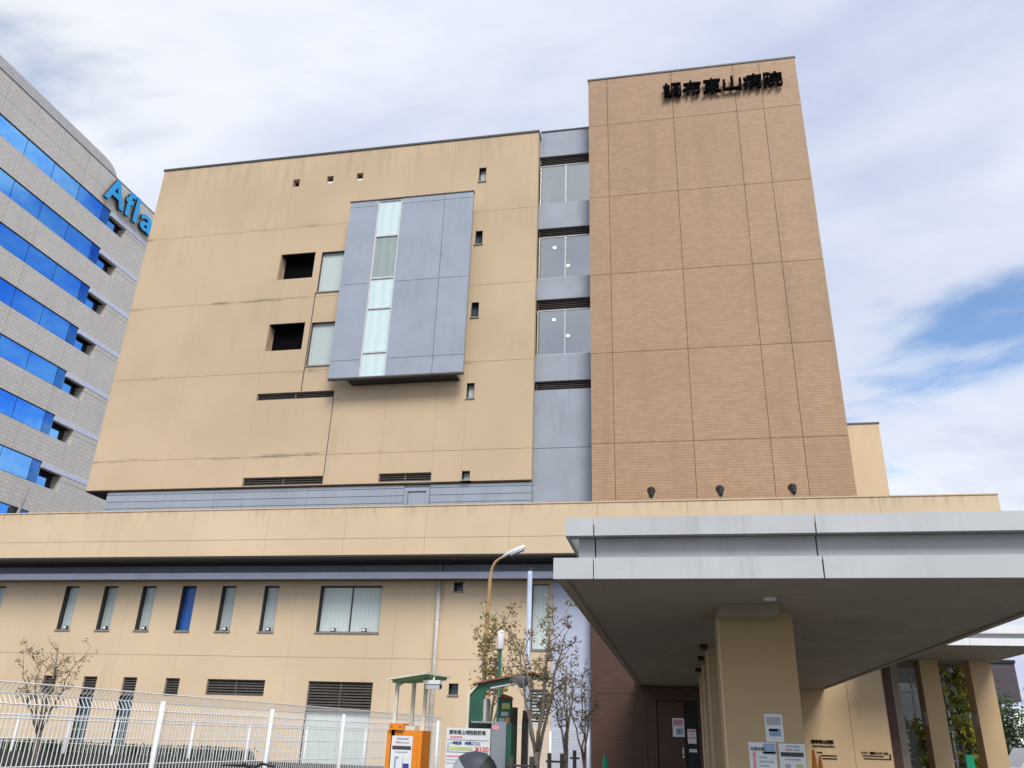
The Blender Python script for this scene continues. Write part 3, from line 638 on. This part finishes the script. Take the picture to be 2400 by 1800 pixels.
# ------------------------------------------------------------------ vegetation
def leaves(mb, pts, size, n, spread, rg, clump=5):
    """leaves in small clumps hanging round the twig points"""
    for _ in range(n//clump):
        q = Vector(rg.choice(pts))+Vector((rg.gauss(0, spread), rg.gauss(0, spread), rg.gauss(0, spread)))*.7
        for _ in range(clump):
            c = q+Vector((rg.gauss(0, 1), rg.gauss(0, 1), rg.gauss(0, 1)))*size*.9
            a = Vector((rg.uniform(-1, 1), rg.uniform(-1, 1), rg.uniform(-1, .4))).normalized(); b = a.cross(Vector((rg.uniform(-1, 1), rg.uniform(-1, 1), rg.uniform(-1, 1)))).normalized()
            s = size*rg.uniform(.5, 1.25)
            mb.add([c-a*s, c-a*s*.2+b*s*.42, c+a*s, c-a*s*.2-b*s*.42], [(0, 1, 2, 3)])
def tree(name, label, base, h, split, stems, spread, nleaf, lsize, leaf, bark, seed, r0=.05, lean=(0, 0), lsp=.05, twn=7, lead=True):
    rg = random.Random(seed); t = thing(name, label, 'tree', base); B = Vector(base); tb = MB(); tips = []
    top = B+Vector((lean[0]*.4, lean[1]*.4, split))
    tb.tube([B, B+Vector((rg.uniform(-.02, .02), 0, split*.5)), top], [r0*1.15, r0, r0*.9], 8)
    for s in range(stems):
        az = 2*math.pi*(s+rg.uniform(-.2, .2))/stems; ll = h-split
        out = spread*rg.uniform(.7, 1.1); hh = ll*rg.uniform(.72, 1.0)
        if lead and s == 0: out *= .15; hh = ll
        prev = top-Vector((0, 0, rg.uniform(0, .25)*min(1, split))); pts = [prev]; ns = 7
        for i in range(1, ns+1):
            f = i/ns; q = top+Vector((math.cos(az)*out*f**.8+lean[0]*f, math.sin(az)*out*f**.8+lean[1]*f, hh*f))+Vector((rg.gauss(0, .03), rg.gauss(0, .03), rg.gauss(0, .02)))*spread*1.5
            pts.append(q)
        tb.tube(pts, [r0*.45*(1-.85*i/ns)+.003 for i in range(ns+1)], 6)
        for w in range(twn):
            i = rg.randint(2, ns); a = pts[i]; az2 = rg.uniform(0, 6.28); l2 = spread*rg.uniform(.25, .6)
            tp = [a, a+Vector((math.cos(az2), math.sin(az2), .7))*l2*.5, a+Vector((math.cos(az2), math.sin(az2), 1.0+rg.uniform(-.3, .3)))*l2]
            tb.tube(tp, [.008*r0/.05, .006*r0/.05, .003], 4); tips += tp[1:]
            for _ in range(2):
                az3 = rg.uniform(0, 6.28); t2 = tp[rg.randint(1, 2)]; e_ = t2+Vector((math.cos(az3), math.sin(az3), rg.uniform(.1, 1)))*l2*.45; tb.tube([t2, e_], [.004, .002], 3); tips += [e_, (t2+e_)/2]
        tips += pts[4:]
    tb.build('trunk', bark, t, True, loc=base)
    lb = MB(); leaves(lb, tips, lsize, nleaf, lsp, rg); lb.build('crown', leaf, t, loc=base)
    return t
tree('young_tree', 'small almost bare tree behind the white fence at left', (-17.9, 22.2, 0), 3.45, 1.35, 6, .85, 800, .05, 'leaf_b', 'bark', 3, .075, (-.1, 0), .05, 10)
tree('young_tree', 'young yellow-leaved tree beside the curved lamp post', (-3.32, 15, 0), 3.55, 1.6, 5, .45, 1300, .042, 'leaf_a', 'bark2', 5, .04, (.12, 0), .06, 9)
tree('young_tree', 'multi-stemmed young tree in front of the pale blue pole', (-1.97, 12, 0), 3.25, 1.42, 5, .48, 1000, .035, 'leaf_b', 'bark2', 11, .052, (.1, 0), .045, 9)
tree('young_tree', 'thin staked tree before the pale blue wall', (-1.8, 14, 0), 2.7, 1.45, 4, .36, 600, .034, 'leaf_b', 'bark2', 17, .036, (.05, 0), .045, 8)
tree('young_tree', 'thinnest staked tree beside the brown wall', (-1.63, 15, 0), 2.55, 1.3, 4, .34, 450, .034, 'leaf_b', 'bark2', 23, .03, (.08, 0), .045, 8)
def stake(x, y, h, label, n=2, gap=.16):
    s = thing('tree_stake', label, 'tree stake', (x, y, 0), 'wooden stakes holding the young trees')
    for i in range(n):
        q = x-gap+i*gap*2/max(1, n-1) if n > 1 else x
        MB().tube([(q, y-.08, 0), (q, y-.08, h)], [.035, .032], 8).build('post', 'stake', s)
    MB().tube([(x-gap-.06, y-.06, h-.12), (x+gap+.06, y-.06, h-.12)], .018, 6).build('tie_bar', 'stake', s)
stake(-2.13, 12.0, 1.36, 'pair of wooden stakes at the multi-stemmed tree', 2, .14)
stake(-1.94, 14, 1.38, 'wooden stakes at the thin tree before the pale blue wall', 2, .1)
stake(-1.76, 15, 1.42, 'wooden stake at the thinnest tree beside the brown wall', 1, .02)
hg = MB(); rg = random.Random(4)
for i in range(20000):
    c = Vector((rg.uniform(-27.5, -12.6), 24.7+rg.uniform(-.35, .35), rg.uniform(.45, 1.0)+.05*math.sin(i))); a = Vector((rg.gauss(0, 1), rg.gauss(0, 1), rg.gauss(0, 1))).normalized(); b = a.cross(Vector((rg.gauss(0, 1), rg.gauss(0, 1), 1))).normalized(); s = rg.uniform(.03, .07)
    hg.add([c-a*s, c+b*s*.5, c+a*s, c-b*s*.5], [(0, 1, 2, 3)])
hd = thing('hedge', 'clipped green hedge behind the white rail fence', 'hedge', (-20, 24.7, 0)); hg.build('foliage', 'leaf_g', hd); part('branches', 'hedgecore', hd, -27.4, -12.7, 24.42, 24.98, 0, .95)
def shrub(label, x, y, h, w, n, size, seed, leaf='leaf_y', cat='shrub', name='shrub'):
    rg = random.Random(seed); t = thing(name, label, cat, (x, y, 0)); st = MB(); tips = []
    for i in range(7):
        az = rg.uniform(0, 6.28); o_ = w*rg.uniform(.2, .9); p2 = Vector((x+math.cos(az)*o_, y+math.sin(az)*o_*.6, h*rg.uniform(.65, 1)))
        p1 = Vector((x+math.cos(az)*o_*.4, y+math.sin(az)*o_*.3, p2.z*.55)); st.tube([(x, y, 0), p1, p2], [.03, .02, .008], 5); tips += [p1.lerp(p2, f) for f in (0, .3, .5, .7, .85, 1)]+[Vector((x, y, 0)).lerp(p1, .6)]
    st.build('stems', 'bark', t); lb = MB(); leaves(lb, tips, size, n, w*.28, rg); lb.build('foliage', leaf, t); return t
shrub('leafy green shrub behind the left lobby window', 8.2, 32.3, 3.1, .4, 500, .11, 31)
shrub('tall yellow and green plant between the two right columns', 9.4, 32.0, 4.4, .75, 900, .13, 32)
shrub('dark green low shrub between the two right columns', 9.75, 32.3, 2.6, .5, 500, .11, 34, 'leaf_g')

# ------------------------------------------------------------------ poles
lp = thing('lamp_post', 'tan curved street lamp post with a pale flat head', 'lamp post', (-3.61, 16, 0))
MB().tube([(-3.62, 16, 0), (-3.61, 16, 3.3), (-3.58, 16, 4.45)]+[(-3.58+.2*(1-math.cos(R(a)))*1.0, 16, 4.45+.42*math.sin(R(a))) for a in (20, 40, 60, 80)]+[(-3.30, 16, 4.93)], [.05, .042, .036, .032, .028, .026, .024, .022], 12).build('pole', 'rustpole', lp, True)
MB().tube([(-3.38, 16, 4.88), (-3.24, 16, 4.97), (-3.15, 16, 5.01), (-2.93, 16, 5.10), (-2.88, 16, 5.12)], [.02, .032, .045, .045, .025], 12).build('lamp_head', 'white', lp, True)
MB().add([(-3.18, 15.94, 4.925), (-2.92, 15.94, 5.03), (-2.92, 16.06, 5.03), (-3.18, 16.06, 4.925), (-3.17, 15.94, 4.96), (-2.91, 15.94, 5.06), (-2.91, 16.06, 5.06), (-3.17, 16.06, 4.96)], [(0, 1, 2, 3), (4, 7, 6, 5), (0, 4, 5, 1), (1, 5, 6, 2), (2, 6, 7, 3), (3, 7, 4, 0)]).build('lens', 'greyprint', lp)
bp = thing('sign_pole', 'plain pale blue metal pole with a dark cap', 'pole', (-2.6, 15, 0))
MB().tube([(-2.61, 15, 0), (-2.6, 15, 4.44)], .044, 14).build('pole', 'bluepole', bp, True); MB().tube([(-2.6, 15, 4.44), (-2.6, 15, 4.5)], .055, 12).build('cap', 'black', bp)
wp = thing('beacon_pole', 'slim green pole topped by a pale cylinder', 'pole', (-3.0, 14.4, 0))
MB().tube([(-2.99, 14.4, 0), (-2.99, 14.4, 3.0)], .028, 10).build('pole', 'green', wp, True); MB().lathe([(.05, 0), (.062, .03), (.062, .27), (.05, .32), (.02, .34)], (-2.99, 14.4, 2.97), 14).build('beacon', 'white', wp, True)
an = thing('roof_antenna', 'dark antenna with a tapering pole on the parapet at far left', 'antenna', (-25.6, 27.3, 7.9))
MB().tube([(-25.45, 27.3, 7.9), (-25.4, 27.3, 9.2), (-25.2, 27.3, 10.2)], [.1, .07, .02], 8).build('mast', 'galv', an); MB().box(-25.75, -25.45, 27.1, 27.5, 7.9, 9.35).build('base', 'black', an)

# ------------------------------------------------------------------ cycle park machines
YM = 12.5
pm = thing('pay_machine', 'orange parking pay machine with a notice on its front', 'pay machine', (-4.0, 12.7, 0))
MB().box(-4.26, -3.72, YM, YM+.45, 0, 1.64).build('body', 'orange', pm); MB().box(-4.22, -4.0, YM-.06, YM+.2, 1.642, 1.73).build('top_box', 'orange', pm)
MB().box(-3.995, -3.84, YM+.0, YM+.2, 1.642, 1.70).build('top_plate', 'cream', pm); MB().box(-4.29, -4.262, YM+.1, YM+.3, 1.15, 1.55).build('side_handle', 'orange', pm)
MB().box(-3.80, -3.775, YM-.012, YM-.002, .1, 1.6).build('door_edge', 'orange', pm)
for q in (-4.18, -4.05): MB().box(q-.012, q+.012, YM-.07, YM-.0605, 1.675, 1.7).build('bolt', 'rust', pm)
def poster(label, x0, x1, z0, z1, y, marks, cat='poster', group=None, mat='paper'):
    t = thing('poster', label, cat, ((x0+x1)/2, y, z0), group); part('sheet', mat, t, x0, x1, y-.004, y-.001, z0, z1)
    w, h = x1-x0, z1-z0
    for (a, b, c, d, mt_) in marks: part('print', mt_, t, x0+a*w, x0+b*w, y-.008, y-.005, z0+c*h, z0+d*h)
    return t
poster('white notice with blue pictures on the orange pay machine', -4.18, -3.86, .95, 1.56, YM-.002,
       [(.25, .8, .92, .96, 'skyblue'), (.2, .45, .84, .88, 'pink'), (.48, .85, .84, .87, 'greyprint'), (.06, .95, .70, .78, 'ink'), (.2, .8, .63, .66, 'greyprint'), (.2, .28, .2, .55, 'skyblue'), (.62, .9, .28, .40, 'navy'), (.08, .26, .15, .24, 'navy'), (.58, .61, .3, .55, 'greyprint'), (.28, .4, .5, .55, 'skyblue')])
sh = thing('machine_shelter', 'small pale shelter roof with green underside on slim posts', 'shelter', (-3.9, 12.75, 0))
MB().add([(-4.26, 12.3, 2.32), (-3.62, 12.2, 2.41), (-3.43, 12.85, 2.40), (-4.08, 13.0, 2.35), (-4.26, 12.3, 2.345), (-3.62, 12.2, 2.44), (-3.43, 12.85, 2.43), (-4.08, 13.0, 2.38)], [(0, 3, 2, 1), (4, 5, 6, 7), (0, 1, 5, 4), (1, 2, 6, 5), (2, 3, 7, 6), (3, 0, 4, 7)]).build('roof', 'cream', sh)
MB().add([(-4.2, 12.36, 2.285), (-3.65, 12.27, 2.365), (-3.48, 12.8, 2.36), (-4.06, 12.93, 2.31), (-4.2, 12.36, 2.325), (-3.65, 12.27, 2.402), (-3.48, 12.8, 2.395), (-4.06, 12.93, 2.345)], [(0, 3, 2, 1), (4, 5, 6, 7), (0, 1, 5, 4), (1, 2, 6, 5), (2, 3, 7, 6), (3, 0, 4, 7)]).build('roof_underside', 'greenunder', sh)
for x_, y_ in ((-4.17, 12.5), (-4.0, 12.8), (-3.78, 12.7)): MB().box(x_-.025, x_+.025, y_, y_+.05, 0, 2.32).build('post', 'cream', sh)
MB().tube([(-4.17, 12.52, 2.2), (-4.13, 12.52, 2.27), (-4.08, 12.52, 2.29)], .016, 6).build('brace', 'cream', sh)
sc2 = thing('security_camera', 'white security camera under the pale shelter roof', 'camera', (-3.6, 12.4, 2.2))
MB().box(-3.72, -3.46, 12.35, 12.47, 2.28, 2.335).build('sunshield', 'white', sc2); MB().box(-3.68, -3.47, 12.365, 12.455, 2.21, 2.278).build('housing', 'fascia', sc2); MB().box(-3.468, -3.45, 12.38, 12.44, 2.22, 2.27).build('lens', 'black', sc2); MB().tube([(-3.58, 12.41, 2.335), (-3.58, 12.45, 2.39)], .015, 6).build('mount', 'white', sc2)
gb = thing('green_shelter', 'green arched booth with a rusty tiled roof', 'shelter', (-2.6, 12.7, 0))
Yg = 12.5
prof = [(-3.06, 0), (-3.06, 2.17), (-2.93, 2.30), (-2.1, 2.465), (-1.93, 2.42), (-1.95, 2.38), (-2.1, 2.40), (-2.70, 2.27), (-2.80, 2.2), (-2.84, 2.1), (-2.84, 0)]
MB().prism(prof[:2]+[(-2.93, 2.30), (-2.70, 2.27), (-2.80, 2.2), (-2.84, 2.1), (-2.84, 0)], FH, Yg+.02, Yg+.06).build('side_panel', 'green', gb)
MB().prism([(-3.06, 0), (-3.06, 2.17), (-2.93, 2.3), (-2.91, 2.28), (-3.03, 2.15), (-3.03, 0)], FH, Yg-.02, Yg+.5).build('back_panel', 'cream', gb)
MB().prism([(-2.93, 2.30), (-2.1, 2.465), (-1.93, 2.41), (-1.95, 2.37), (-2.1, 2.41), (-2.72, 2.27)], FH, Yg+.0, Yg+.5).build('roof_beam', 'green', gb)
MB().prism([(-3.0, 2.285), (-2.93, 2.325), (-2.1, 2.49), (-1.88, 2.425), (-1.93, 2.412), (-2.1, 2.468), (-2.93, 2.303)], FH, Yg-.06, Yg+.56).build('roof', 'rust', gb)
MB().tube([(-2.72, Yg-.01, 2.245), (-2.2, Yg-.01, 2.345)], .016, 8).build('light_tube', 'frame', gb)
MB().box(-2.84, -2.80, Yg+.1, Yg+.4, .9, 2.1).build('mirror', 'frame', gb); MB().box(-3.02, -2.76, Yg+.0, Yg+.4, 0, 1.78).build('cabinet', 'black', gb)
MB().lathe([(.02, 0), (.06, .02), (.13, .13), (.13, .16)], (-2.22, Yg-.15, 2.25), 14).build('lamp_globe', 'greysteel', gb, True)
ib = thing('information_board', 'narrow dark green board with small coloured notices', 'board', (-2.55, 12.9, 0))
MB().box(-2.68, -2.48, 12.9, 13.0, 0, 2.12).build('board', 'green', ib); MB().prism([(-2.68, 2.122), (-2.46, 2.122), (-2.5, 2.16), (-2.6, 2.19)], FH, 12.85, 13.02).build('cap', 'rust', ib)
for a, b, c, d, mt_ in ((-2.62, -2.5, 1.98, 2.06, 'lime'), (-2.63, -2.52, 1.88, 1.94, 'greyprint'), (-2.66, -2.58, 1.72, 1.85, 'skyblue'), (-2.57, -2.5, 1.72, 1.86, 'conorange')): part('notice', mt_, ib, a, b, 12.892, 12.898, c, d)
pst = thing('wooden_post', 'pair of short weathered posts behind the green board', 'post', (-2.45, 13.4, 0))
MB().tube([(-2.52, 13.4, 0), (-2.52, 13.4, 2.02)], .05, 8).build('post', 'stake', pst); MB().tube([(-2.36, 13.4, 0), (-2.35, 13.4, 1.8), (-2.32, 13.4, 1.97)], [.05, .05, .07], 8).build('post', 'stake', pst)
sb = thing('parking_sign', 'white bicycle parking sign board listing the hourly price', 'sign', (-2.9, 12, 0))
part('board', 'pboard', sb, -3.21, -2.585, 11.97, 12.0, .6, 1.69); part('board_leg', 'galv', sb, -3.15, -3.11, 12.002, 12.04, 0, 1.5); part('board_leg', 'galv', sb, -2.7, -2.66, 12.002, 12.04, 0, 1.5)
def st(body, box, mat, off=.0): textmb(body, box, 11.962, .006, off).build('lettering', mat, sb)
st('調布東山病院駐輪場', (-3.17, -2.65, 1.605, 1.665), 'ink', .02)
st('一時駐車', (-3.15, -2.985, 1.475, 1.52), 'navy', .02); st('1時間ごとに', (-2.945, -2.72, 1.475, 1.52), 'navy', .02); st('¥100', (-2.79, -2.6, 1.395, 1.46), 'red', .01)
for a, b, c, d, mt_ in ((-3.16, -2.98, 1.56, 1.585, 'pink'), (-3.2, -2.6, 1.535, 1.539, 'ink'), (-3.15, -2.83, 1.41, 1.45, 'lime'), (-3.2, -2.6, 1.38, 1.384, 'ink'), (-3.2, -3.0, 1.32, 1.34, 'pink'), (-3.2, -3.02, 1.28, 1.29, 'greyprint'), (-3.2, -3.02, 1.24, 1.25, 'greyprint'), (-3.19, -3.165, 1.40, 1.50, 'greyprint')): part('print', mt_, sb, a, b, 11.964, 11.968, c, d)
gc = thing('control_cabinet', 'grey steel cabinet with a faded red sticker beside the parking sign', 'cabinet', (-2.47, 12.2, 0))
part('body', 'greysteel', gc, -2.578, -2.37, 12.0, 12.4, 0, 1.76); part('sticker', 'pink', gc, -2.57, -2.47, 11.994, 11.998, 1.68, 1.735); part('side_frame', 'green', gc, -2.368, -2.30, 12.02, 12.38, 0, 1.74)
part('cap', 'greysteel', gc, -2.88, -2.37, 12.03, 12.42, 1.762, 1.785)

# ------------------------------------------------------------------ bicycles
def bicycle(label, x, y, az, seat=False, basket=True):
    b = thing('bicycle', label, 'bicycle', (x, y, 0), 'bicycles in the parking yard'); ca, sa = math.cos(az), math.sin(az)
    T = lambda u, v_, z: (x+u*ca-v_*sa, y+u*sa+v_*ca, z)
    for u in (-.52, .52):
        w = MB(); w.tube([T(u+.31*math.cos(t), 0, .33+.31*math.sin(t)) for t in [2*math.pi*i/24 for i in range(25)]], .02, 6, False); wo = w.build('tyre', 'rubber', b)
        sp = MB()
        for i in range(12): t = math.pi*i/6; sp.tube([T(u, 0, .33), T(u+.3*math.cos(t), 0, .33+.3*math.sin(t))], .003, 3, False)
        sp.build('spokes', 'silver', wo)
    f = MB(); f.tube([T(-.1, 0, .28), T(-.2, 0, .85)], .018, 6); f.tube([T(-.1, 0, .28), T(.38, 0, .75)], .022, 6); f.tube([T(-.1, 0, .28), T(-.52, 0, .33)], .014, 6); f.tube([T(.38, 0, .75), T(.52, 0, .33)], .016, 6); f.tube([T(.38, 0, .75), T(.34, 0, 1.0)], .018, 6); f.tube([T(-.2, 0, .75), T(-.52, 0, .33)], .012, 6)
    f.build('frame', 'silver', b)
    MB().tube([T(.2, -.27, 1.12), T(.36, -.2, 1.15), T(.38, 0, 1.08), T(.36, .2, 1.15), T(.2, .27, 1.12)], .018, 8).build('handlebar', 'black', b)
    MB().tube([T(-.34, 0, .9), T(-.2, 0, .92), T(-.08, 0, .9)], [.09, .07, .03], 8).build('saddle', 'black', b)
    if basket:
        k = MB()
        for z in (.8, .95, 1.12): 
            s_ = .14+(z-.8)*.12; k.tube([T(.45, -s_, z), T(.75, -s_, z), T(.75, s_, z), T(.45, s_, z), T(.45, -s_, z)], .008, 4, False)
        for i in range(7):
            v_ = -.14+i*.0467; k.tube([T(.75, v_, .8), T(.75, v_*1.25, 1.12)], .004, 3, False); k.tube([T(.45, v_, .8), T(.45, v_*1.25, 1.12)], .004, 3, False)
        k.build('basket', 'black', b)
    return b, T
bicycle('dark bicycle with a wire basket behind the white fence', -5.4, 11.3, R(170))
b2, T2 = bicycle('bicycle carrying a child seat under a dark grey rain hood before the parking sign', -1.98, 9.9, R(8), True, False)
MB().box(-2.45, -2.15, 9.75, 10.05, .85, 1.05).build('child_seat', 'black', b2)
def hoodfan(pc, arcs, w, mat):
    """fabric stretched over bows hinged at pc: arcs=(angle, radius)"""
    mb = MB(); cols = []
    for an_, rr in arcs:
        row = []
        for j in range(9):
            t = math.pi*j/8; v_ = -w*math.cos(t); s = math.sin(t)**.55
            row.append((pc[0]+rr*math.cos(an_)*s, pc[1]+v_, pc[2]+rr*math.sin(an_)*s))
        cols.append(row)
    vv = [q for r_ in cols for q in r_]; n = 9
    return mb.add(vv, [(i*n+j, i*n+j+1, (i+1)*n+j+1, (i+1)*n+j) for i in range(len(cols)-1) for j in range(n-1)])
hc = (-2.30, 9.9, 1.17); angs = [R(q) for q in (165, 150, 132)], [R(q) for q in (132, 112, 90, 68, 52)], [R(q) for q in (52, 38, 20, 5)]
hoodfan(hc, [(angs[0][0], .27), (angs[0][1], .275), (angs[0][2], .28)], .17, None).build('hood_visor', 'greyprint', b2, True)
hoodfan(hc, [(a, .28-.012*math.sin((a-R(52))*2.2)) for a in angs[1]], .175, None).build('hood', 'hood', b2, True)
hoodfan(hc, [(a, .275) for a in angs[2]], .175, None).build('hood_back', 'hood2', b2, True)

# ------------------------------------------------------------------ notices on column and wall, cones
YC = 11.447
poster('white sheet with a photo print taped above two posters on the front column', 1.05, 1.268, 1.64, 1.96, YC, [(.1, .9, .6, .9, 'greyprint'), (.2, .85, .2, .48, 'skyblue'), (.2, .7, .38, .46, 'navy')])
t = poster('poster with red arrow and 正面玄関 on the front column', .83, 1.16, 1.18, 1.63, YC, [(.55, .97, .70, .97, 'skyblue'), (.5, .97, .72, .77, 'navy'), (.14, .23, 0, .66, 'pink'), (.35, .65, .60, .64, 'greyprint'), (.35, .88, .49, .54, 'greyprint'), (.35, .7, .39, .43, 'greyprint'), (.35, .8, .27, .31, 'greyprint')])
textmb('正面玄関', (.852, 1.02, 1.535, 1.575), YC-.012, .006, .015).build('lettering', 'ink', t)
MB().prism([(.866, 1.475), (.892, 1.53), (.918, 1.475)], FH, YC-.012, YC-.006).build('arrow_head', 'pink', t)
poster('poster with a black title bar at the right edge of the front column', 1.19, 1.505, 1.18, 1.625, YC, [(.06, .92, .67, .78, 'ink'), (.3, .8, .91, .95, 'skyblue'), (.25, .5, .82, .87, 'pink'), (.55, .8, .82, .86, 'greyprint'), (.2, .8, .58, .61, 'greyprint'), (.2, .4, .1, .48, 'greyprint'), (.6, .85, .1, .48, 'lime')])
poster('pink and white notice on the brown door', -.22, .135, 1.75, 2.28, YT-.003, [(.08, .88, .6, .92, 'pink'), (.3, .9, .1, .45, 'skyblue'), (.5, .65, .25, .35, 'ink')])
poster('smaller pink striped notice beside the brown door', .22, .48, 1.57, 1.98, YT-.003, [(.05, .95, .78, .95, 'pink'), (.05, .95, .33, .45, 'pink'), (.2, .8, .6, .66, 'greyprint')])
poster('small white label under the pink striped notice', .25, .48, 1.33, 1.42, YT-.003, [(.1, .9, .35, .6, 'greyprint')])
ws = thing('wall_lettering', 'dark raised name lettering on the beige wall just right of the front column', 'sign', (4.13, YT-.06, 1.3))
textmb('調布東山病院', (3.82, 4.45, 1.69, 1.80), YT-.06, .025, .03).build('lettering', 'letter', ws); textmb('CHOFU TOUZAN HOSPITAL', (3.84, 4.47, 1.60, 1.64), YT-.06, .025, .01).build('lettering', 'letter', ws)
for a, b, z in ((3.95, 4.1, 1.44), (4.05, 4.5, 1.36), (4.08, 4.5, 1.28)): part('small_line', 'letter', ws, a, b, YT-.055, YT-.032, z, z+.025)
w2 = thing('centre_lettering', 'dark underlined lettering at the right end of the beige wall', 'sign', (5.6, YT-.06, 1.3))
textmb('ドック・健診センター入口', (5.2, 5.92, 1.45, 1.52), YT-.06, .025, .02).build('lettering', 'letter', w2)
part('small_line', 'letter', w2, 5.22, 5.8, YT-.055, YT-.032, 1.395, 1.415); part('underline', 'letter', w2, 5.24, 5.99, YT-.055, YT-.032, 1.32, 1.34); part('end_bar', 'letter', w2, 5.96, 5.99, YT-.055, YT-.032, 1.345, 1.47)
cn = thing('traffic_cone', 'slim green traffic cone before the brown wall', 'cone', (-1.26, 15, 0)); MB().lathe([(.24, .04), (.2, .05), (.022, 1.36), (.01, 1.37)], (-1.26, 15, 0), 20).build('cone', 'conegreen', cn, True); part('base', 'conegreen', cn, -1.5, -1.02, 14.76, 15.24, .006, .045)
for x_, y_, z_, lb in ((1.955, 14, 1.57, 'taller of two orange pointed posts right of the front column'), (2.06, 14.15, 1.48, 'shorter of two orange pointed posts right of the front column')):
    t = thing('barrier_post', lb, 'post', (x_, y_, 0), 'orange pointed posts'); MB().lathe([(.06, 0), (.055, .9), (.045, z_-.25), (.022, z_-.04), (.006, z_)], (x_, y_, 0), 14).build('post', 'conorange', t, True); MB().lathe([(.0585, .0), (.056, .08)], (x_, y_, 1.12), 14).build('band', 'white', t)

# ------------------------------------------------------------------ far right background
fb = thing('brick_building', 'dark brick building beyond the porch at the right edge', 'building', (18, 68, 0))
part('wall', 'farbrick', fb, 13.5, 21.3, 60, 75, 4.6, 6.9); part('wall', 'farbrick', fb, 13.5, 20.2, 60.4, 75, 0, 4.59); part('roof_edge', 'darkgap', fb, 13.4, 21.35, 59.9, 75.1, 6.901, 7.1)
for i in range(3): part('window', 'carglass', fb, 14.2+i*1.9, 15.4+i*1.9, 60.3, 60.39, 1.6, 3.4)
tree('background_tree', 'round grey-green tree beyond the porch at right', (13.3, 41, 0), 3.0, .8, 7, 1.3, 5200, .09, 'leaf_g', 'bark', 41, .1, (0, 0), .28, 9)
vn = thing('parked_van', 'white van parked beyond the porch at right', 'van', (12.7, 35, 0))
MB().prism([(11.2, .35), (11.2, 1.0), (11.6, 1.15), (12.05, 1.78), (14.4, 1.82), (14.55, 1.5), (14.55, .35)], FH, 34, 35.7).build('body', 'carwhite', vn)
MB().prism([(11.75, 1.2), (12.1, 1.66), (12.9, 1.68), (12.9, 1.2)], FH, 33.985, 33.997).build('window', 'carglass', vn); part('window', 'carglass', vn, 13.0, 14.3, 33.985, 33.997, 1.2, 1.68)
for x_ in (11.95, 13.9): MB().tube([(x_, 33.95, .32), (x_, 34.2, .32)], .32, 18).build('wheel', 'rubber', vn)
for x_, lb in ((8.55, 'green plastic barrier stand between the right columns'), (11.95, 'green plastic barrier stand before the white van')):
    t = thing('barrier_stand', lb, 'barrier', (x_, 33.5 if x_ > 11 else 29.0, 0), 'green barrier stands'); y_ = 33.5 if x_ > 11 else 29.0
    MB().box(x_-.12, x_+.1, y_, y_+.15, .3, 1.52).build('panel', 'conegreen', t); MB().box(x_-.2, x_+.2, y_-.15, y_+.3, .005, .3).build('foot', 'conegreen', t)
